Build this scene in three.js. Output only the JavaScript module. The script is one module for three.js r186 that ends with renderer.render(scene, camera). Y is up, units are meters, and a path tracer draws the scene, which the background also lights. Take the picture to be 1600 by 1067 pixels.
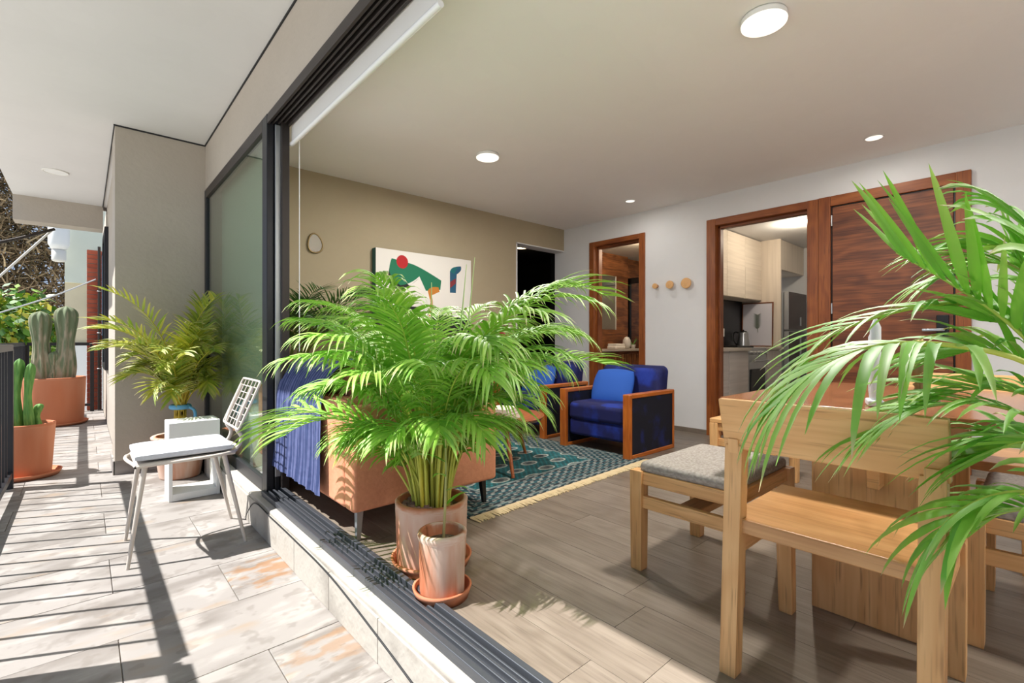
import * as THREE from 'three';
import { RoundedBoxGeometry } from 'three/addons/geometries/RoundedBoxGeometry.js';
import { mergeGeometries } from 'three/addons/utils/BufferGeometryUtils.js';
import { RectAreaLightUniformsLib } from 'three/addons/lights/RectAreaLightUniformsLib.js';

// ---------------------------------------------------------------- camera, sky, sun, exposure
const scene = new THREE.Scene();
const camera = new THREE.PerspectiveCamera(71.37, 1600 / 1067, 0.02, 200);
const YAW = 41.995 * Math.PI / 180;
camera.position.set(0, 0.97, 0);
camera.lookAt(Math.sin(YAW), 0.97, -Math.cos(YAW));
camera.setViewOffset(1600, 1067, 0, 1.31, 1600, 1067);
const renderer = new THREE.WebGLRenderer({ antialias: true });
renderer.toneMapping = THREE.LinearToneMapping;
renderer.toneMappingExposure = 1.14;
renderer.shadowMap.enabled = true;
RectAreaLightUniformsLib.init();
scene.background = new THREE.Color().setRGB(0.76, 0.95, 1.25);
scene.backgroundIntensity = 0.5;
const sun = new THREE.DirectionalLight(new THREE.Color().setRGB(1, 0.98, 0.95), 8.4);
sun.position.set(-6.2, 10, -3.2 - 3); sun.target.position.set(0, 0, -3);
sun.castShadow = true; sun.shadow.mapSize.set(4096, 4096);
Object.assign(sun.shadow.camera, { left: -8, right: 8, top: 8, bottom: -8, near: 1, far: 30 });
scene.add(sun, sun.target);

// ---------------------------------------------------------------- helpers
const V = (x, y, z) => new THREE.Vector3(x, y, z);
function rng(seed) { let a = seed >>> 0; return () => { a = a + 0x6D2B79F5 | 0; let t = Math.imul(a ^ a >>> 15, 1 | a); t = t + Math.imul(t ^ t >>> 7, 61 | t) ^ t; return ((t ^ t >>> 14) >>> 0) / 4294967296; }; }
const names = {};
function numbered(n) { if (!(n in names)) { names[n] = 0; return n; } names[n]++; return n + '_' + String(names[n]).padStart(3, '0'); }
function shade(o) { o.traverse(c => { if (c.isMesh) { c.castShadow = true; c.receiveShadow = true; } }); return o; }
function thing(name, label, category, pos = [0, 0, 0], turn = 0, group) {
  const o = new THREE.Group(); o.name = numbered(name); o.position.set(...pos); o.rotation.y = turn;
  o.userData = { label, category }; if (group) o.userData.group = group; scene.add(o); return o;
}
function structure(name, label, category, pos = [0, 0, 0]) { const o = thing(name, label, category, pos); o.userData.kind = 'structure'; return o; }
function part(name, geos, mat, parent, label) {
  const g = Array.isArray(geos) ? (geos.length > 1 ? mergeGeometries(geos.map(plain)) : geos[0]) : geos;
  const m = new THREE.Mesh(g, mat); m.name = name; m.castShadow = m.receiveShadow = true;
  if (label) m.userData.label = label; parent.add(m); return m;
}
function single(name, geos, mat, label, category, group, kind) {
  const m = part(numbered(name), geos, mat, scene); m.userData = { label, category };
  if (group) m.userData.group = group; if (kind) m.userData.kind = kind; return m;
}
function plain(g) { if (g.index) g = g.toNonIndexed(); for (const k of Object.keys(g.attributes)) if (!['position', 'normal', 'uv'].includes(k)) g.deleteAttribute(k); return g; }
// uv in metres, u along the grain
function metric(g, grain = 'x', ox = 0, oy = 0) {
  if (g.index) g = g.toNonIndexed();
  const p = g.attributes.position, uv = new Float32Array(p.count * 2), a = V(), b = V(), c = V();
  for (let i = 0; i < p.count; i += 3) {
    a.fromBufferAttribute(p, i); b.fromBufferAttribute(p, i + 1); c.fromBufferAttribute(p, i + 2);
    const n = b.clone().sub(a).cross(c.clone().sub(a)), ax = Math.abs(n.x), ay = Math.abs(n.y), az = Math.abs(n.z);
    let k = ax > ay && ax > az ? ['z', 'y'] : ay > az ? ['x', 'z'] : ['x', 'y'];
    if (k[1] === grain) k = [k[1], k[0]];
    [a, b, c].forEach((v, j) => { uv[(i + j) * 2] = v[k[0]] + ox; uv[(i + j) * 2 + 1] = v[k[1]] + oy; });
  }
  g.setAttribute('uv', new THREE.BufferAttribute(uv, 2)); return g;
}
let uvr = rng(77);
function rb(w, h, d, x = 0, y = 0, z = 0, grain = 'x', r = 0.004) {   // rounded box centred at x y z
  const rr = Math.min(r, w * .45, h * .45, d * .45);
  const g = metric(new RoundedBoxGeometry(w, h, d, 2, rr), grain, uvr() * 3, uvr() * 3); g.translate(x, y, z); return g;
}
function bx(x0, x1, y0, y1, z0, z1, grain = 'x') {
  const g = new THREE.BoxGeometry(x1 - x0, y1 - y0, z1 - z0); g.translate((x0 + x1) / 2, (y0 + y1) / 2, (z0 + z1) / 2); return metric(g, grain);
}
function rbx(x0, x1, y0, y1, z0, z1, grain = 'x', r = .004) { return rb(x1 - x0, y1 - y0, z1 - z0, (x0 + x1) / 2, (y0 + y1) / 2, (z0 + z1) / 2, grain, r); }
function beam(p0, p1, w, d, w1 = w, d1 = d, r = 0) {   // square bar whose section may taper
  const L = p0.distanceTo(p1), g0 = r ? new RoundedBoxGeometry(1, L, 1, 2, r) : new THREE.BoxGeometry(1, L, 1);
  const p = g0.attributes.position;
  for (let i = 0; i < p.count; i++) { const t = p.getY(i) / L + .5; p.setX(i, p.getX(i) * (w + (w1 - w) * t)); p.setZ(i, p.getZ(i) * (d + (d1 - d) * t)); }
  g0.computeVertexNormals();
  const g = metric(g0, 'y', uvr() * 3, uvr() * 3);
  g.applyQuaternion(new THREE.Quaternion().setFromUnitVectors(V(0, 1, 0), p1.clone().sub(p0).normalize()));
  const m = p0.clone().add(p1).multiplyScalar(.5); g.translate(m.x, m.y, m.z); return g;
}
function leg(x0, y0, z0, x1, y1, z1, w, w1 = w) {   // sheared square post, ends level
  const g0 = new RoundedBoxGeometry(1, 1, 1, 2, .04), p = g0.attributes.position;
  for (let i = 0; i < p.count; i++) { const t = p.getY(i) + .5, s = w + (w1 - w) * t; p.setXYZ(i, x0 + (x1 - x0) * t + p.getX(i) * s, y0 + (y1 - y0) * t, z0 + (z1 - z0) * t + p.getZ(i) * s); }
  g0.computeVertexNormals(); return metric(g0, 'y', uvr() * 3, uvr() * 3);
}
function tube(pts, r, seg = 24, rs = 8) {
  const g = new THREE.TubeGeometry(new THREE.CatmullRomCurve3(pts), seg, r, rs); return g;
}
function cyl(p0, p1, r0, r1 = r0, n = 12) {
  const L = p0.distanceTo(p1), g = new THREE.CylinderGeometry(r1, r0, L, n);
  g.applyQuaternion(new THREE.Quaternion().setFromUnitVectors(V(0, 1, 0), p1.clone().sub(p0).normalize()));
  const m = p0.clone().add(p1).multiplyScalar(.5); g.translate(m.x, m.y, m.z); return g;
}
function lathe(pts, n = 40) { return new THREE.LatheGeometry(pts.map(q => new THREE.Vector2(q[0], q[1])), n); }

// periodic noise
const R0 = rng(5), LAT = new Float32Array(65536); for (let i = 0; i < 65536; i++) LAT[i] = R0();
function vn(x, y, px, py) {
  const xi = Math.floor(x), yi = Math.floor(y), fx = x - xi, fy = y - yi, sx = fx * fx * (3 - 2 * fx), sy = fy * fy * (3 - 2 * fy);
  const m = (a, n) => ((a % n) + n) % n, X0 = m(xi, px), X1 = m(xi + 1, px), Y0 = m(yi, py), Y1 = m(yi + 1, py);
  const h = (a, b) => LAT[(a * 157 + b * 8971 + px * 31) & 65535];
  return (h(X0, Y0) * (1 - sx) + h(X1, Y0) * sx) * (1 - sy) + (h(X0, Y1) * (1 - sx) + h(X1, Y1) * sx) * sy;
}
function fbm(u, v, fx, fy, o = 4) { let s = 0, a = .5, t = 0; for (let i = 0; i < o; i++) { s += a * vn(u * fx, v * fy, fx, fy); t += a; a *= .5; fx *= 2; fy *= 2; } return s / t; }
function tex(w, h, fn, srgb = true, rep = [1, 1]) {
  const d = new Uint8Array(w * h * 4);
  for (let j = 0; j < h; j++) for (let i = 0; i < w; i++) { const c = fn((i + .5) / w, (j + .5) / h), k = (j * w + i) * 4; d[k] = Math.max(0, Math.min(255, c[0])); d[k + 1] = Math.max(0, Math.min(255, c[1])); d[k + 2] = Math.max(0, Math.min(255, c[2])); d[k + 3] = 255; }
  const t = new THREE.DataTexture(d, w, h); if (srgb) t.colorSpace = THREE.SRGBColorSpace;
  t.wrapS = t.wrapT = THREE.RepeatWrapping; t.magFilter = THREE.LinearFilter; t.minFilter = THREE.LinearMipmapLinearFilter; t.generateMipmaps = true; t.repeat.set(...rep); t.needsUpdate = true; return t;
}
const mix = (a, b, t) => a.map((x, i) => x + (b[i] - x) * t), sst = (a, b, x) => { const t = Math.max(0, Math.min(1, (x - a) / (b - a))); return t * t * (3 - 2 * t); };
function woodTex(c1, c2, o = {}) {   // one metre along u
  const { rings = 9, fine = .5, warp = 1.3, contrast = .8, line = .5 } = o;
  return tex(512, 512, (u, v) => {
    const w = fbm(u, v, 2, 5, 3) * warp, r = .5 + .5 * Math.sin((v * rings + w * 3) * 6.2832), f = fbm(u, v, 4, 110, 3), p = fbm(u, v, 9, 230, 2);
    let t = contrast * (r * .45 + (fbm(u, v, 2, 14, 3) - .5) * 1.1) + fine * (f - .5) * 1.2;
    let c = mix(c1, c2, Math.max(0, Math.min(1, t + .15))); if (p < .36) c = mix(c, c2.map(x => x * .8), line * (0.36 - p) * 5); return c;
  });
}
const std = (o) => new THREE.MeshStandardMaterial(o), phy = (o) => new THREE.MeshPhysicalMaterial(o);
const M = {};
{
  const plaster = (c, k = 5) => tex(256, 256, (u, v) => { const f = (fbm(u, v, 4, 4, 5) - .5) * k * 2; return c.map(x => x + f); }, true, [.6, .6]);
  const bump = tex(256, 256, (u, v) => { const f = 255 * fbm(u, v, 24, 24, 4); return [f, f, f]; }, false, [1.5, 1.5]);
  M.white = std({ map: plaster([224, 224, 224], 3), roughness: .85 });
  M.ceil = std({ map: plaster([244, 242, 239], 2), roughness: .9 });
  M.slab = std({ map: plaster([212, 210, 208], 3), roughness: .9 });
  M.beige = std({ map: plaster([172, 158, 131], 4), roughness: .85 });
  M.taupe = std({ map: plaster([178, 168, 155], 5), roughness: .9, bumpMap: bump, bumpScale: .002 });
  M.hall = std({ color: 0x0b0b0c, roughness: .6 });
  M.concrete = std({ map: tex(512, 512, (u, v) => { const f = fbm(u, v, 3, 3, 6), s = fbm(u, v, 12, 12, 4); let c = mix([178, 172, 162], [146, 139, 130], sst(.45, .75, f)); return s < .33 ? mix(c, [150, 140, 128], (.33 - s) * 3) : c; }, true, [1, 1]), roughness: .9, bumpMap: bump, bumpScale: .003 });
  const stone = (seed, rust) => tex(512, 512, (u, v) => {
    const a = fbm(u + seed * .37, v, 2, 5, 6), b = fbm(u, v + seed * .21, 6, 14, 5), s = fbm(u + .3, v + seed * .1, 20, 20, 3);
    let c = mix([152, 146, 141], [124, 117, 111], sst(.38, .68, a)); c = mix(c, [176, 170, 164], sst(.5, .75, b) * .7); c = mix(c, [116, 108, 101], sst(.6, .75, s) * .35);
    c = mix(c, [156, 130, 104], sst(.62, .8, fbm(u, v, 3, 7, 4)) * .5);
    for (const [x, y, rx, ry, k] of rust || []) { const d = Math.hypot((u - x) / rx, (v - y) / ry), n = fbm(u, v, 14, 14, 4); c = mix(c, [150, 92, 44], sst(1, .2, d + (n - .5) * 2.2) * k); }
    return c;
  });
  const tb = tex(256, 256, (u, v) => { const f = 255 * fbm(u, v, 8, 16, 5); return [f, f, f]; }, false);
  M.tile = [stone(1), stone(2), stone(3), stone(4)].map(t => std({ map: t, roughness: .62, bumpMap: tb, bumpScale: .002 }));
  M.tileRust = [stone(5, [[.22, .5, .2, .35, .5], [.5, .7, .1, .2, .3]]), stone(6, [[.3, .3, .25, .3, .3], [.7, .7, .22, .2, .35]]), stone(7, [[.7, .35, .25, .3, .4]])].map(t => std({ map: t, roughness: .62, bumpMap: tb, bumpScale: .002 }));
  M.grout = std({ color: 0x8d857c, roughness: 1 });
  const fl = (k) => woodTex([138 + k, 126 + k, 113 + k], [106 + k, 94 + k, 82 + k], { rings: 3, warp: 1.8, contrast: .55, fine: .6, line: .3 });
  M.plank = [fl(0), fl(-4), fl(4)].map(t => std({ map: t, roughness: .38 }));
  M.oak = std({ map: woodTex([232, 184, 126], [204, 146, 88], { rings: 7, contrast: .6 }), roughness: .45 });
  M.tabletop = std({ map: woodTex([158, 106, 72], [122, 76, 48], { rings: 5, contrast: .6, fine: .3, line: .1 }), roughness: .16 });
  M.oakTop = std({ map: woodTex([206, 156, 104], [170, 118, 70], { rings: 6, contrast: .7, line: .3 }), roughness: .32 });
  M.mahog = std({ map: woodTex([156, 88, 40], [112, 54, 20], { rings: 4, contrast: .8 }), roughness: .42 });
  M.walnut = std({ map: woodTex([140, 80, 44], [84, 42, 22], { rings: 6, contrast: 1, fine: .9 }), roughness: .45 });
  M.bathwood = std({ map: woodTex([150, 94, 52], [82, 45, 22], { rings: 5, contrast: 1, fine: .8 }), roughness: .5 });
  M.orangewood = std({ map: woodTex([198, 112, 42], [148, 70, 20], { rings: 5, contrast: .9 }), roughness: .35 });
  M.teak = std({ map: woodTex([170, 98, 52], [118, 58, 28], { rings: 4 }), roughness: .35 });
  M.dark = std({ color: 0x2b2b2f, roughness: .42, metalness: .35 });
  M.darkbrown = std({ color: 0x37302d, roughness: .45, metalness: .3 });
  M.track = std({ color: 0x5a5d63, roughness: .38, metalness: .55 });
  M.black = std({ color: 0x0c0c0d, roughness: .35 });
  M.steel = std({ color: 0xb9bbbd, roughness: .28, metalness: .9 });
  M.silver = std({ color: 0xa9abad, roughness: .4, metalness: .6 });
  M.brass = std({ color: 0x8f7b55, roughness: .4, metalness: .8 });
  M.glass = phy({ color: 0xffffff, roughness: .02, transmission: 1, thickness: 0, ior: 1.5 });
  M.tint = phy({ color: 0xe6efe9, roughness: .01, transmission: 1, thickness: 0, ior: 1.6 });
  M.mirror = std({ color: 0xe8ecea, roughness: .03, metalness: 1 });
  const clay = (white, lo, hi, seed) => tex(512, 512, (u, v) => {
    const a = fbm(u + seed * .3, v, 8, 4, 5), n = (a - .5) * .55;
    let c = mix([204, 130, 92], [184, 108, 74], fbm(u, v + seed * .2, 10, 6, 4));
    const k = white * sst(lo - .12, lo + .1, v + n) * (1 - sst(hi - .12, hi + .12, v + n)); c = mix(c, [226, 205, 190], k * (.65 + .35 * fbm(u, v, 30, 30, 3)));
    return c;
  });
  M.clay = std({ map: clay(.2, .2, .5, 1), roughness: .85 });
  M.clayWhite = std({ map: clay(.85, .12, .6, 2), roughness: .9 });
  M.clayWhite2 = std({ map: clay(1, .22, .68, 3), roughness: .9 });
  M.clayPale = std({ map: clay(.9, .05, .75, 4), roughness: .9 });
  M.soil = std({ map: tex(256, 256, (u, v) => { const f = fbm(u, v, 16, 16, 4); return mix([92, 72, 58], [158, 134, 116], f * f * 1.6); }), roughness: 1 });
  M.lava = std({ color: 0x8d6a66, roughness: 1 });
  M.velvet = phy({ map: tex(512, 512, (u, v) => { const f = sst(.4, .75, fbm(u, v, 5, 4, 5)); return mix([8, 16, 78], [18, 50, 150], f); }, true, [1.4, 1.4]), roughness: .75, sheen: 1, sheenRoughness: .35, sheenColor: new THREE.Color().setRGB(.03, .1, .42) });
  M.velvetDark = phy({ map: tex(512, 512, (u, v) => { const f = sst(.5, .8, fbm(u, v, 6, 5, 5)); return mix([5, 6, 26], [14, 26, 84], f); }, true, [1.6, 1.6]), roughness: .85, sheen: .6, sheenRoughness: .4, sheenColor: new THREE.Color().setRGB(.01, .03, .14) });
  M.pillow = phy({ color: 0x2459b4, roughness: .8, sheen: 1, sheenRoughness: .4, sheenColor: new THREE.Color().setRGB(.03, .1, .4) });
  const weave = tex(256, 256, (u, v) => { const f = 128 + 60 * Math.sin(u * 402) * Math.sin(v * 402) + (fbm(u, v, 40, 40, 2) - .5) * 120; return [f, f, f]; }, false, [4, 4]);
  M.sofa = std({ map: tex(256, 256, (u, v) => { const f = (fbm(u, v, 6, 6, 4) - .5) * 16 + (fbm(u, v, 90, 90, 1) - .5) * 10; return [216 + f, 146 + f, 112 + f]; }), roughness: .9, bumpMap: weave, bumpScale: .001 });
  M.grey = std({ map: tex(256, 256, (u, v) => { const f = (fbm(u, v, 60, 90, 2) - .5) * 50; return [164 + f, 156 + f, 148 + f]; }, true, [2, 2]), roughness: .95, bumpMap: weave, bumpScale: .001 });
  M.pad = std({ map: tex(256, 256, (u, v) => { const f = (fbm(u, v, 60, 60, 2) - .5) * 16; return [198 + f, 201 + f, 208 + f]; }, true, [2, 2]), roughness: .95 });
  M.linen = std({ map: tex(256, 256, (u, v) => { const f = (fbm(u, v, 60, 60, 2) - .5) * 14; return [232 + f, 228 + f, 220 + f]; }), roughness: .95 });
  M.blind = phy({ color: 0xf0eee9, roughness: .9, transmission: .35, thickness: 0 });
  M.screen = std({ map: tex(256, 256, (u, v) => { const f = (fbm(u, v, 80, 80, 2) - .5) * 16; return [206 + f, 208 + f, 196 + f]; }, true, [2, 2]), roughness: .9 });
  M.blanket = std({ map: tex(512, 512, (u, v) => { const s = .5 + .5 * Math.sin(v * 6.2832 * 26), f = (fbm(u, v, 50, 50, 2) - .5) * 24; return mix([46, 60, 104], [96, 102, 144], sst(.45, .8, s) * .8).map(x => x + f); }), roughness: .95 });
  M.paintwhite = std({ color: 0xe9e9e7, roughness: .5 });
  M.offwhite = std({ color: 0xdcd9d3, roughness: .45 });
  M.cabinet = std({ map: tex(256, 256, (u, v) => { const f = (fbm(u, v, 60, 2, 2) - .5) * 22; return [216 + f, 204 + f, 188 + f]; }), roughness: .4 });
  M.cabLow = std({ map: tex(256, 256, (u, v) => { const f = (fbm(u, v, 60, 2, 2) - .5) * 22; return [196 + f, 188 + f, 182 + f]; }), roughness: .4 });
  M.stonetop = std({ color: 0xbcb2a6, roughness: .35 });
  M.candle = std({ color: 0xe4e9ef, roughness: .5 });
  M.red = std({ color: 0xa02b33, roughness: .5 });
  M.fridge = std({ color: 0x2a1216, roughness: .38, metalness: .1 });
  M.leaf = phy({ vertexColors: true, roughness: .5, transmission: .3, thickness: 0, side: THREE.DoubleSide });
  M.stemgreen = std({ vertexColors: true, roughness: .55 });
  M.cactus = std({ map: tex(256, 256, (u, v) => { const f = fbm(u, v, 16, 8, 5); return mix([112, 124, 92], [168, 156, 132], sst(.3, .75, f + (.5 - v) * .45)); }), roughness: .8 });
  M.cactusGreen = std({ map: tex(128, 128, (u, v) => { const f = fbm(u, v, 10, 10, 4); return mix([64, 122, 48], [128, 170, 84], f); }), roughness: .7 });
  M.ribbon = std({ color: 0x6db4de, roughness: .6, side: THREE.DoubleSide });
  M.brick = std({ map: tex(256, 256, (u, v) => { const f = fbm(u, v, 10, 10, 4); return mix([150, 70, 52], [186, 104, 80], f); }), roughness: .95 });
  M.house = std({ map: plaster([222, 208, 178], 8), roughness: .95 });
  M.houseTop = std({ map: plaster([220, 224, 210], 6), roughness: .95 });
  M.blueframe = std({ color: 0x6f93ad, roughness: .5 });
  M.ground = std({ map: tex(256, 256, (u, v) => { const f = fbm(u, v, 6, 6, 5); return mix([184, 181, 175], [208, 205, 199], f); }, true, [.3, .3]), roughness: 1 });
  M.twig = std({ vertexColors: true, roughness: 1 });
  M.cable = std({ color: 0x17171a, roughness: .6 });
  M.glow = std({ color: 0xffffff, emissive: new THREE.Color(1, .93, .8), emissiveIntensity: 1.0, roughness: .6 });
}

// ---------------------------------------------------------------- the setting
const XW = 4.771, ZB = -4.26, H = 2.45, YB = -0.2, Z1 = 2.2, HB = 2.85;
{ // interior floor of planks
  const f = structure('floor', 'grey-brown wooden plank floor inside the living room', 'floor');
  part('subfloor', bx(.95, XW + 4, -.2, -.012, -7.2, Z1), M.grout, f);
  const r = rng(11), W = .19; let n = 0;
  for (let x = .955; x < XW + .02; x += W) {
    let z = Z1 - r() * 1.2; const ends = [Z1]; while (z > ZB - .15) { ends.push(z); z -= 1.25; } ends.push(ZB - .16);
    for (let i = 0; i < ends.length - 1; i++) {
      const a = ends[i + 1] + .0008, b = ends[i] - .0008; if (b - a < .02) continue;
      const g = metric(new THREE.BoxGeometry(Math.min(W, XW + .1 - x) - .0016, .012, b - a), 'z', r() * 5, r() * 5); g.translate(x + Math.min(W, XW + .1 - x) / 2, -.006, (a + b) / 2);
      part('plank', g, M.plank[(n++ * 7 + (r() * 3 | 0)) % 3], f);
    }
  }
}
{ // balcony floor of stone tiles
  const f = structure('floor', 'weathered beige stone tiles on the balcony floor', 'floor');
  part('slab', bx(-.8, .82, -.45, YB - .006, -10.8, 3), M.grout, f);
  const r = rng(21), RH = .457, L = .88; let row = 0;
  for (let z = -1.957 + RH * 11; z > -10.6; z -= RH, row++) {
    const z0 = Math.max(z - RH, -10.7), far = z < -5.3, xl = far ? -.76 : -.5, xr = far && z < -5.6 ? .24 : .81;
    const off = row % 2 === 1 ? .1 : .52; let xs = [xl]; for (let k = -3; k < 4; k++) { const x = off + k * L; if (x > xl + .05 && x < xr - .05) xs.push(x); } xs.push(xr);
    for (let i = 0; i < xs.length - 1; i++) {
      const w = xs[i + 1] - xs[i] - .003, d = z - z0 - .003, g = new RoundedBoxGeometry(w, .02, d, 1, .002);
      const gg = metric(g, 'x', r() * 4, r() * 4); gg.translate((xs[i] + xs[i + 1]) / 2, YB - .01 + (r() - .5) * .0015, (z + z0) / 2);
      let m = M.tile[(r() * 4) | 0];
      if (xs[i] > .3 && z < -1.4 && z > -3.3) { // stained tiles: texture runs once over the tile
        m = M.tileRust[row % 3]; const uv = gg.attributes.uv, p = gg.attributes.position;
        for (let q = 0; q < p.count; q++) uv.setXY(q, (p.getX(q) - xs[i]) / L, (p.getZ(q) - z0) / RH);
      }
      part('tile', gg, m, f);
    }
  }
}
{ // step and sill below the sliding doors
  const s = structure('trim_1', 'pale concrete sill step below the sliding door track', 'sill');
  part('sill', [rbx(.795, .96, -.19, -.012, -5.385, 3, 'z', .012)], M.concrete, s);
  for (let z = 3; z > -5.38; z -= .46) part('tile', rb(.012, .165, .456, .793, YB + .085, Math.max(z - .23, -5.15), 'z', .002), M.concrete, s);
}
{ // sliding door track at the floor and overhead
  const t = structure('trim_2', 'dark grey metal sliding door track along the sill', 'door track');
  part('track_base', rbx(.835, .965, -.014, .004, -3.3, 3, 'z', .003), M.track, t);
  for (const [x, h, w] of [[.845, .022, .022], [.876, .018, .008], [.9, .022, .012], [.925, .016, .008], [.948, .03, .024]]) part('rail', rbx(x - w / 2, x + w / 2, 0, h, -3.3, 3, 'z', .003), M.track, t);
  const u = structure('trim_3', 'dark brown overhead sliding door track under the lintel', 'door track');
  part('track_head', rbx(.865, .99, 2.385, 2.412, -3.3, 3, 'z', .003), M.darkbrown, u);
  for (const [x, w, h] of [[.872, .016, .05], [.9, .01, .045], [.928, .01, .045], [.955, .01, .04], [.982, .016, .05]]) part('rail', rbx(x - w / 2, x + w / 2, 2.4 - h, 2.4, -3.3, 3, 'z', .003), M.darkbrown, u);
}
single('ceiling', [bx(.99, XW + .1, H, H + .15, ZB - .16, Z1)], M.ceil, 'white living room ceiling with downlights', 'ceiling', null, 'structure');
{
  const c = structure('ceiling', 'white balcony ceiling slab above the tiles', 'ceiling');
  const sh = new THREE.Shape(); [[-.45, -3], [.95, -3], [.95, 9.1], [-.68, 9.1], [-.68, 7.2], [-.45, 4.4]].forEach((q, i) => i ? sh.lineTo(...q) : sh.moveTo(...q));
  part('slab', metric(new THREE.ExtrudeGeometry(sh, { depth: .25, bevelEnabled: false }).rotateX(-Math.PI / 2).translate(0, HB, 0)), M.slab, c);
  part('beam', [bx(-.68, .2, 2.53, HB, -9.1, -8.8)], M.taupe, c, 'taupe beam at the far end of the slab');
  part('shadow_gap', [bx(.862, .87, HB - .012, HB, -5.385, 3), bx(.19, .87, HB - .012, HB, -5.385, -5.377), bx(.192, .2, HB - .012, HB, -8.8, -5.385)], M.cable, c, 'dark line between wall and slab');
}
// lintel over the opening, pillar, walls
single('wall_left', [bx(.87, .99, 2.41, HB + .2, -5.385, 3), bx(.87, 1.05, -.2, HB, Z1 + .6, 3)], M.taupe, 'taupe lintel wall above the sliding door opening', 'wall', null, 'structure');
{
  const p = structure('wall_balcony', 'taupe wall pier jutting onto the balcony behind the palm', 'wall');
  part('pier', [bx(.2, 1.1, -.2, HB, -5.9, -5.385), bx(.24, 1.1, -.2, HB, -8.2, -5.9), bx(.24, 1.1, -.2, .6, -9.3, -8.2), bx(.24, 1.1, 2.45, HB, -9.3, -8.2), bx(.24, 1.1, -.2, HB, -10.8, -9.3)], M.taupe, p);
  part('skirting', [rbx(.19, .86, -.2, -.08, -5.4, -5.384, 'x', .002), rbx(.186, .2, -.2, -.08, -5.9, -5.384, 'z', .002)], M.tile[1], p, 'stone skirting tile');
}
single('wall_back', [bx(1.015, 3.92, 0, H, ZB - .165, ZB), bx(3.92, XW, 2.165, H, ZB - .165, ZB)], M.beige, 'beige end wall behind the painting', 'wall', null, 'structure');
single('wall_front', [bx(.95, XW + .1, 0, H, Z1, Z1 + .15)], M.white, 'white end wall beside the dining table', 'wall', null, 'structure');
const D = { b0: -3.75, b1: -3.09, k0: -2.21, k1: -1.375 };
single('wall_right', [bx(XW, XW + .1, 0, H, ZB - .165, D.b0), bx(XW, XW + .1, 2.15, H, D.b0, D.b1), bx(XW, XW + .1, 0, H, D.b1, D.k0), bx(XW, XW + .1, 2.14, H, D.k0, D.k1), bx(XW, XW + .1, 0, H, D.k1, Z1)], M.white, 'white long wall with the wooden doorways', 'wall', null, 'structure');
single('baseboard_right', [bx(XW - .012, XW, 0, .05, ZB, -3.82), bx(XW - .012, XW, 0, .05, -3.02, -2.294), bx(XW - .012, XW, 0, .05, -.33, Z1)], M.plank[1], 'low grey baseboard along the white wall', 'baseboard', null, 'structure');
function frame(name, label, z0, z1, top, w, deep, inner) {
  const o = structure(name, label, 'doorway', [XW, 0, 0]);
  part('jamb', rbx(-.02, deep, 0, top, z0, z0 + w, 'y'), M.mahog, o); part('jamb', rbx(-.02, deep, 0, top, z1 - w, z1, 'y'), M.mahog, o);
  part('head', rbx(-.018, deep, top - w * .75, top, z0 + w, z1 - w, 'z'), M.mahog, o);
  if (inner) { part('stop', rbx(.05, deep, 0, top - w * .75, z0 + w, z0 + w + .025, 'y'), M.walnut, o); part('stop', rbx(.05, deep, top - w * .75 - .025, top - w * .75, z0 + w, z1 - w, 'z'), M.walnut, o); }
  return o;
}
{ const o = frame('door_1', 'reddish wooden frame of the bathroom doorway', -3.82, -3.02, 2.206, .075, .12, true); }
frame('door_2', 'reddish wooden frame of the kitchen doorway', -2.294, -1.29, 2.204, .09, .12, true);
{ // closed wooden door beside the kitchen
  const o = structure('door_3', 'closed brown wooden door with horizontal grain right of the kitchen', 'door', [XW, 0, 0]);
  part('jamb', rbx(-.03, 0, 0, 2.204, -1.288, -1.2, 'y'), M.mahog, o); part('jamb', rbx(-.03, 0, 0, 2.204, -.415, -.331, 'y'), M.mahog, o);
  part('head', rbx(-.03, 0, 2.12, 2.204, -1.2, -.415, 'z'), M.mahog, o);
  part('shadow_gap', bx(-.004, 0, 0, 2.12, -1.2, -.415), M.black, o);
  const l = part('door_leaf', rbx(-.018, -.004, .01, 2.108, -1.188, -.427, 'z'), M.walnut, o);
  for (const y of [.35, 1.2, 1.95]) part('hinge', cyl(V(-.022, y, -1.192), V(-.022, y + .09, -1.192), .007), M.steel, l);
  part('lock_plate', rbx(-.03, -.015, 1.0, 1.16, -.52, -.45, 'y'), M.black, l); part('lever_handle', [rbx(-.06, -.05, 1.04, 1.06, -.6, -.47, 'z')], M.steel, l);
}
{ // dark hallway past the beige wall
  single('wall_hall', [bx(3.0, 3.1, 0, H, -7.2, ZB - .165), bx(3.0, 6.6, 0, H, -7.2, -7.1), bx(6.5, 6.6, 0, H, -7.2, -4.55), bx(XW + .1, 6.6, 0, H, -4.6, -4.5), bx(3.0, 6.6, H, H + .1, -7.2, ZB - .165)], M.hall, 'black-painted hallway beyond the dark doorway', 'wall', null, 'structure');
  single('trim_4', [bx(3.9, 3.92, 0, 2.165, ZB - .17, ZB + .004), bx(3.9, XW, 2.155, 2.168, ZB - .17, ZB + .004)], M.white, 'white edging of the dark hallway opening', 'trim', null, 'structure');
}
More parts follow.
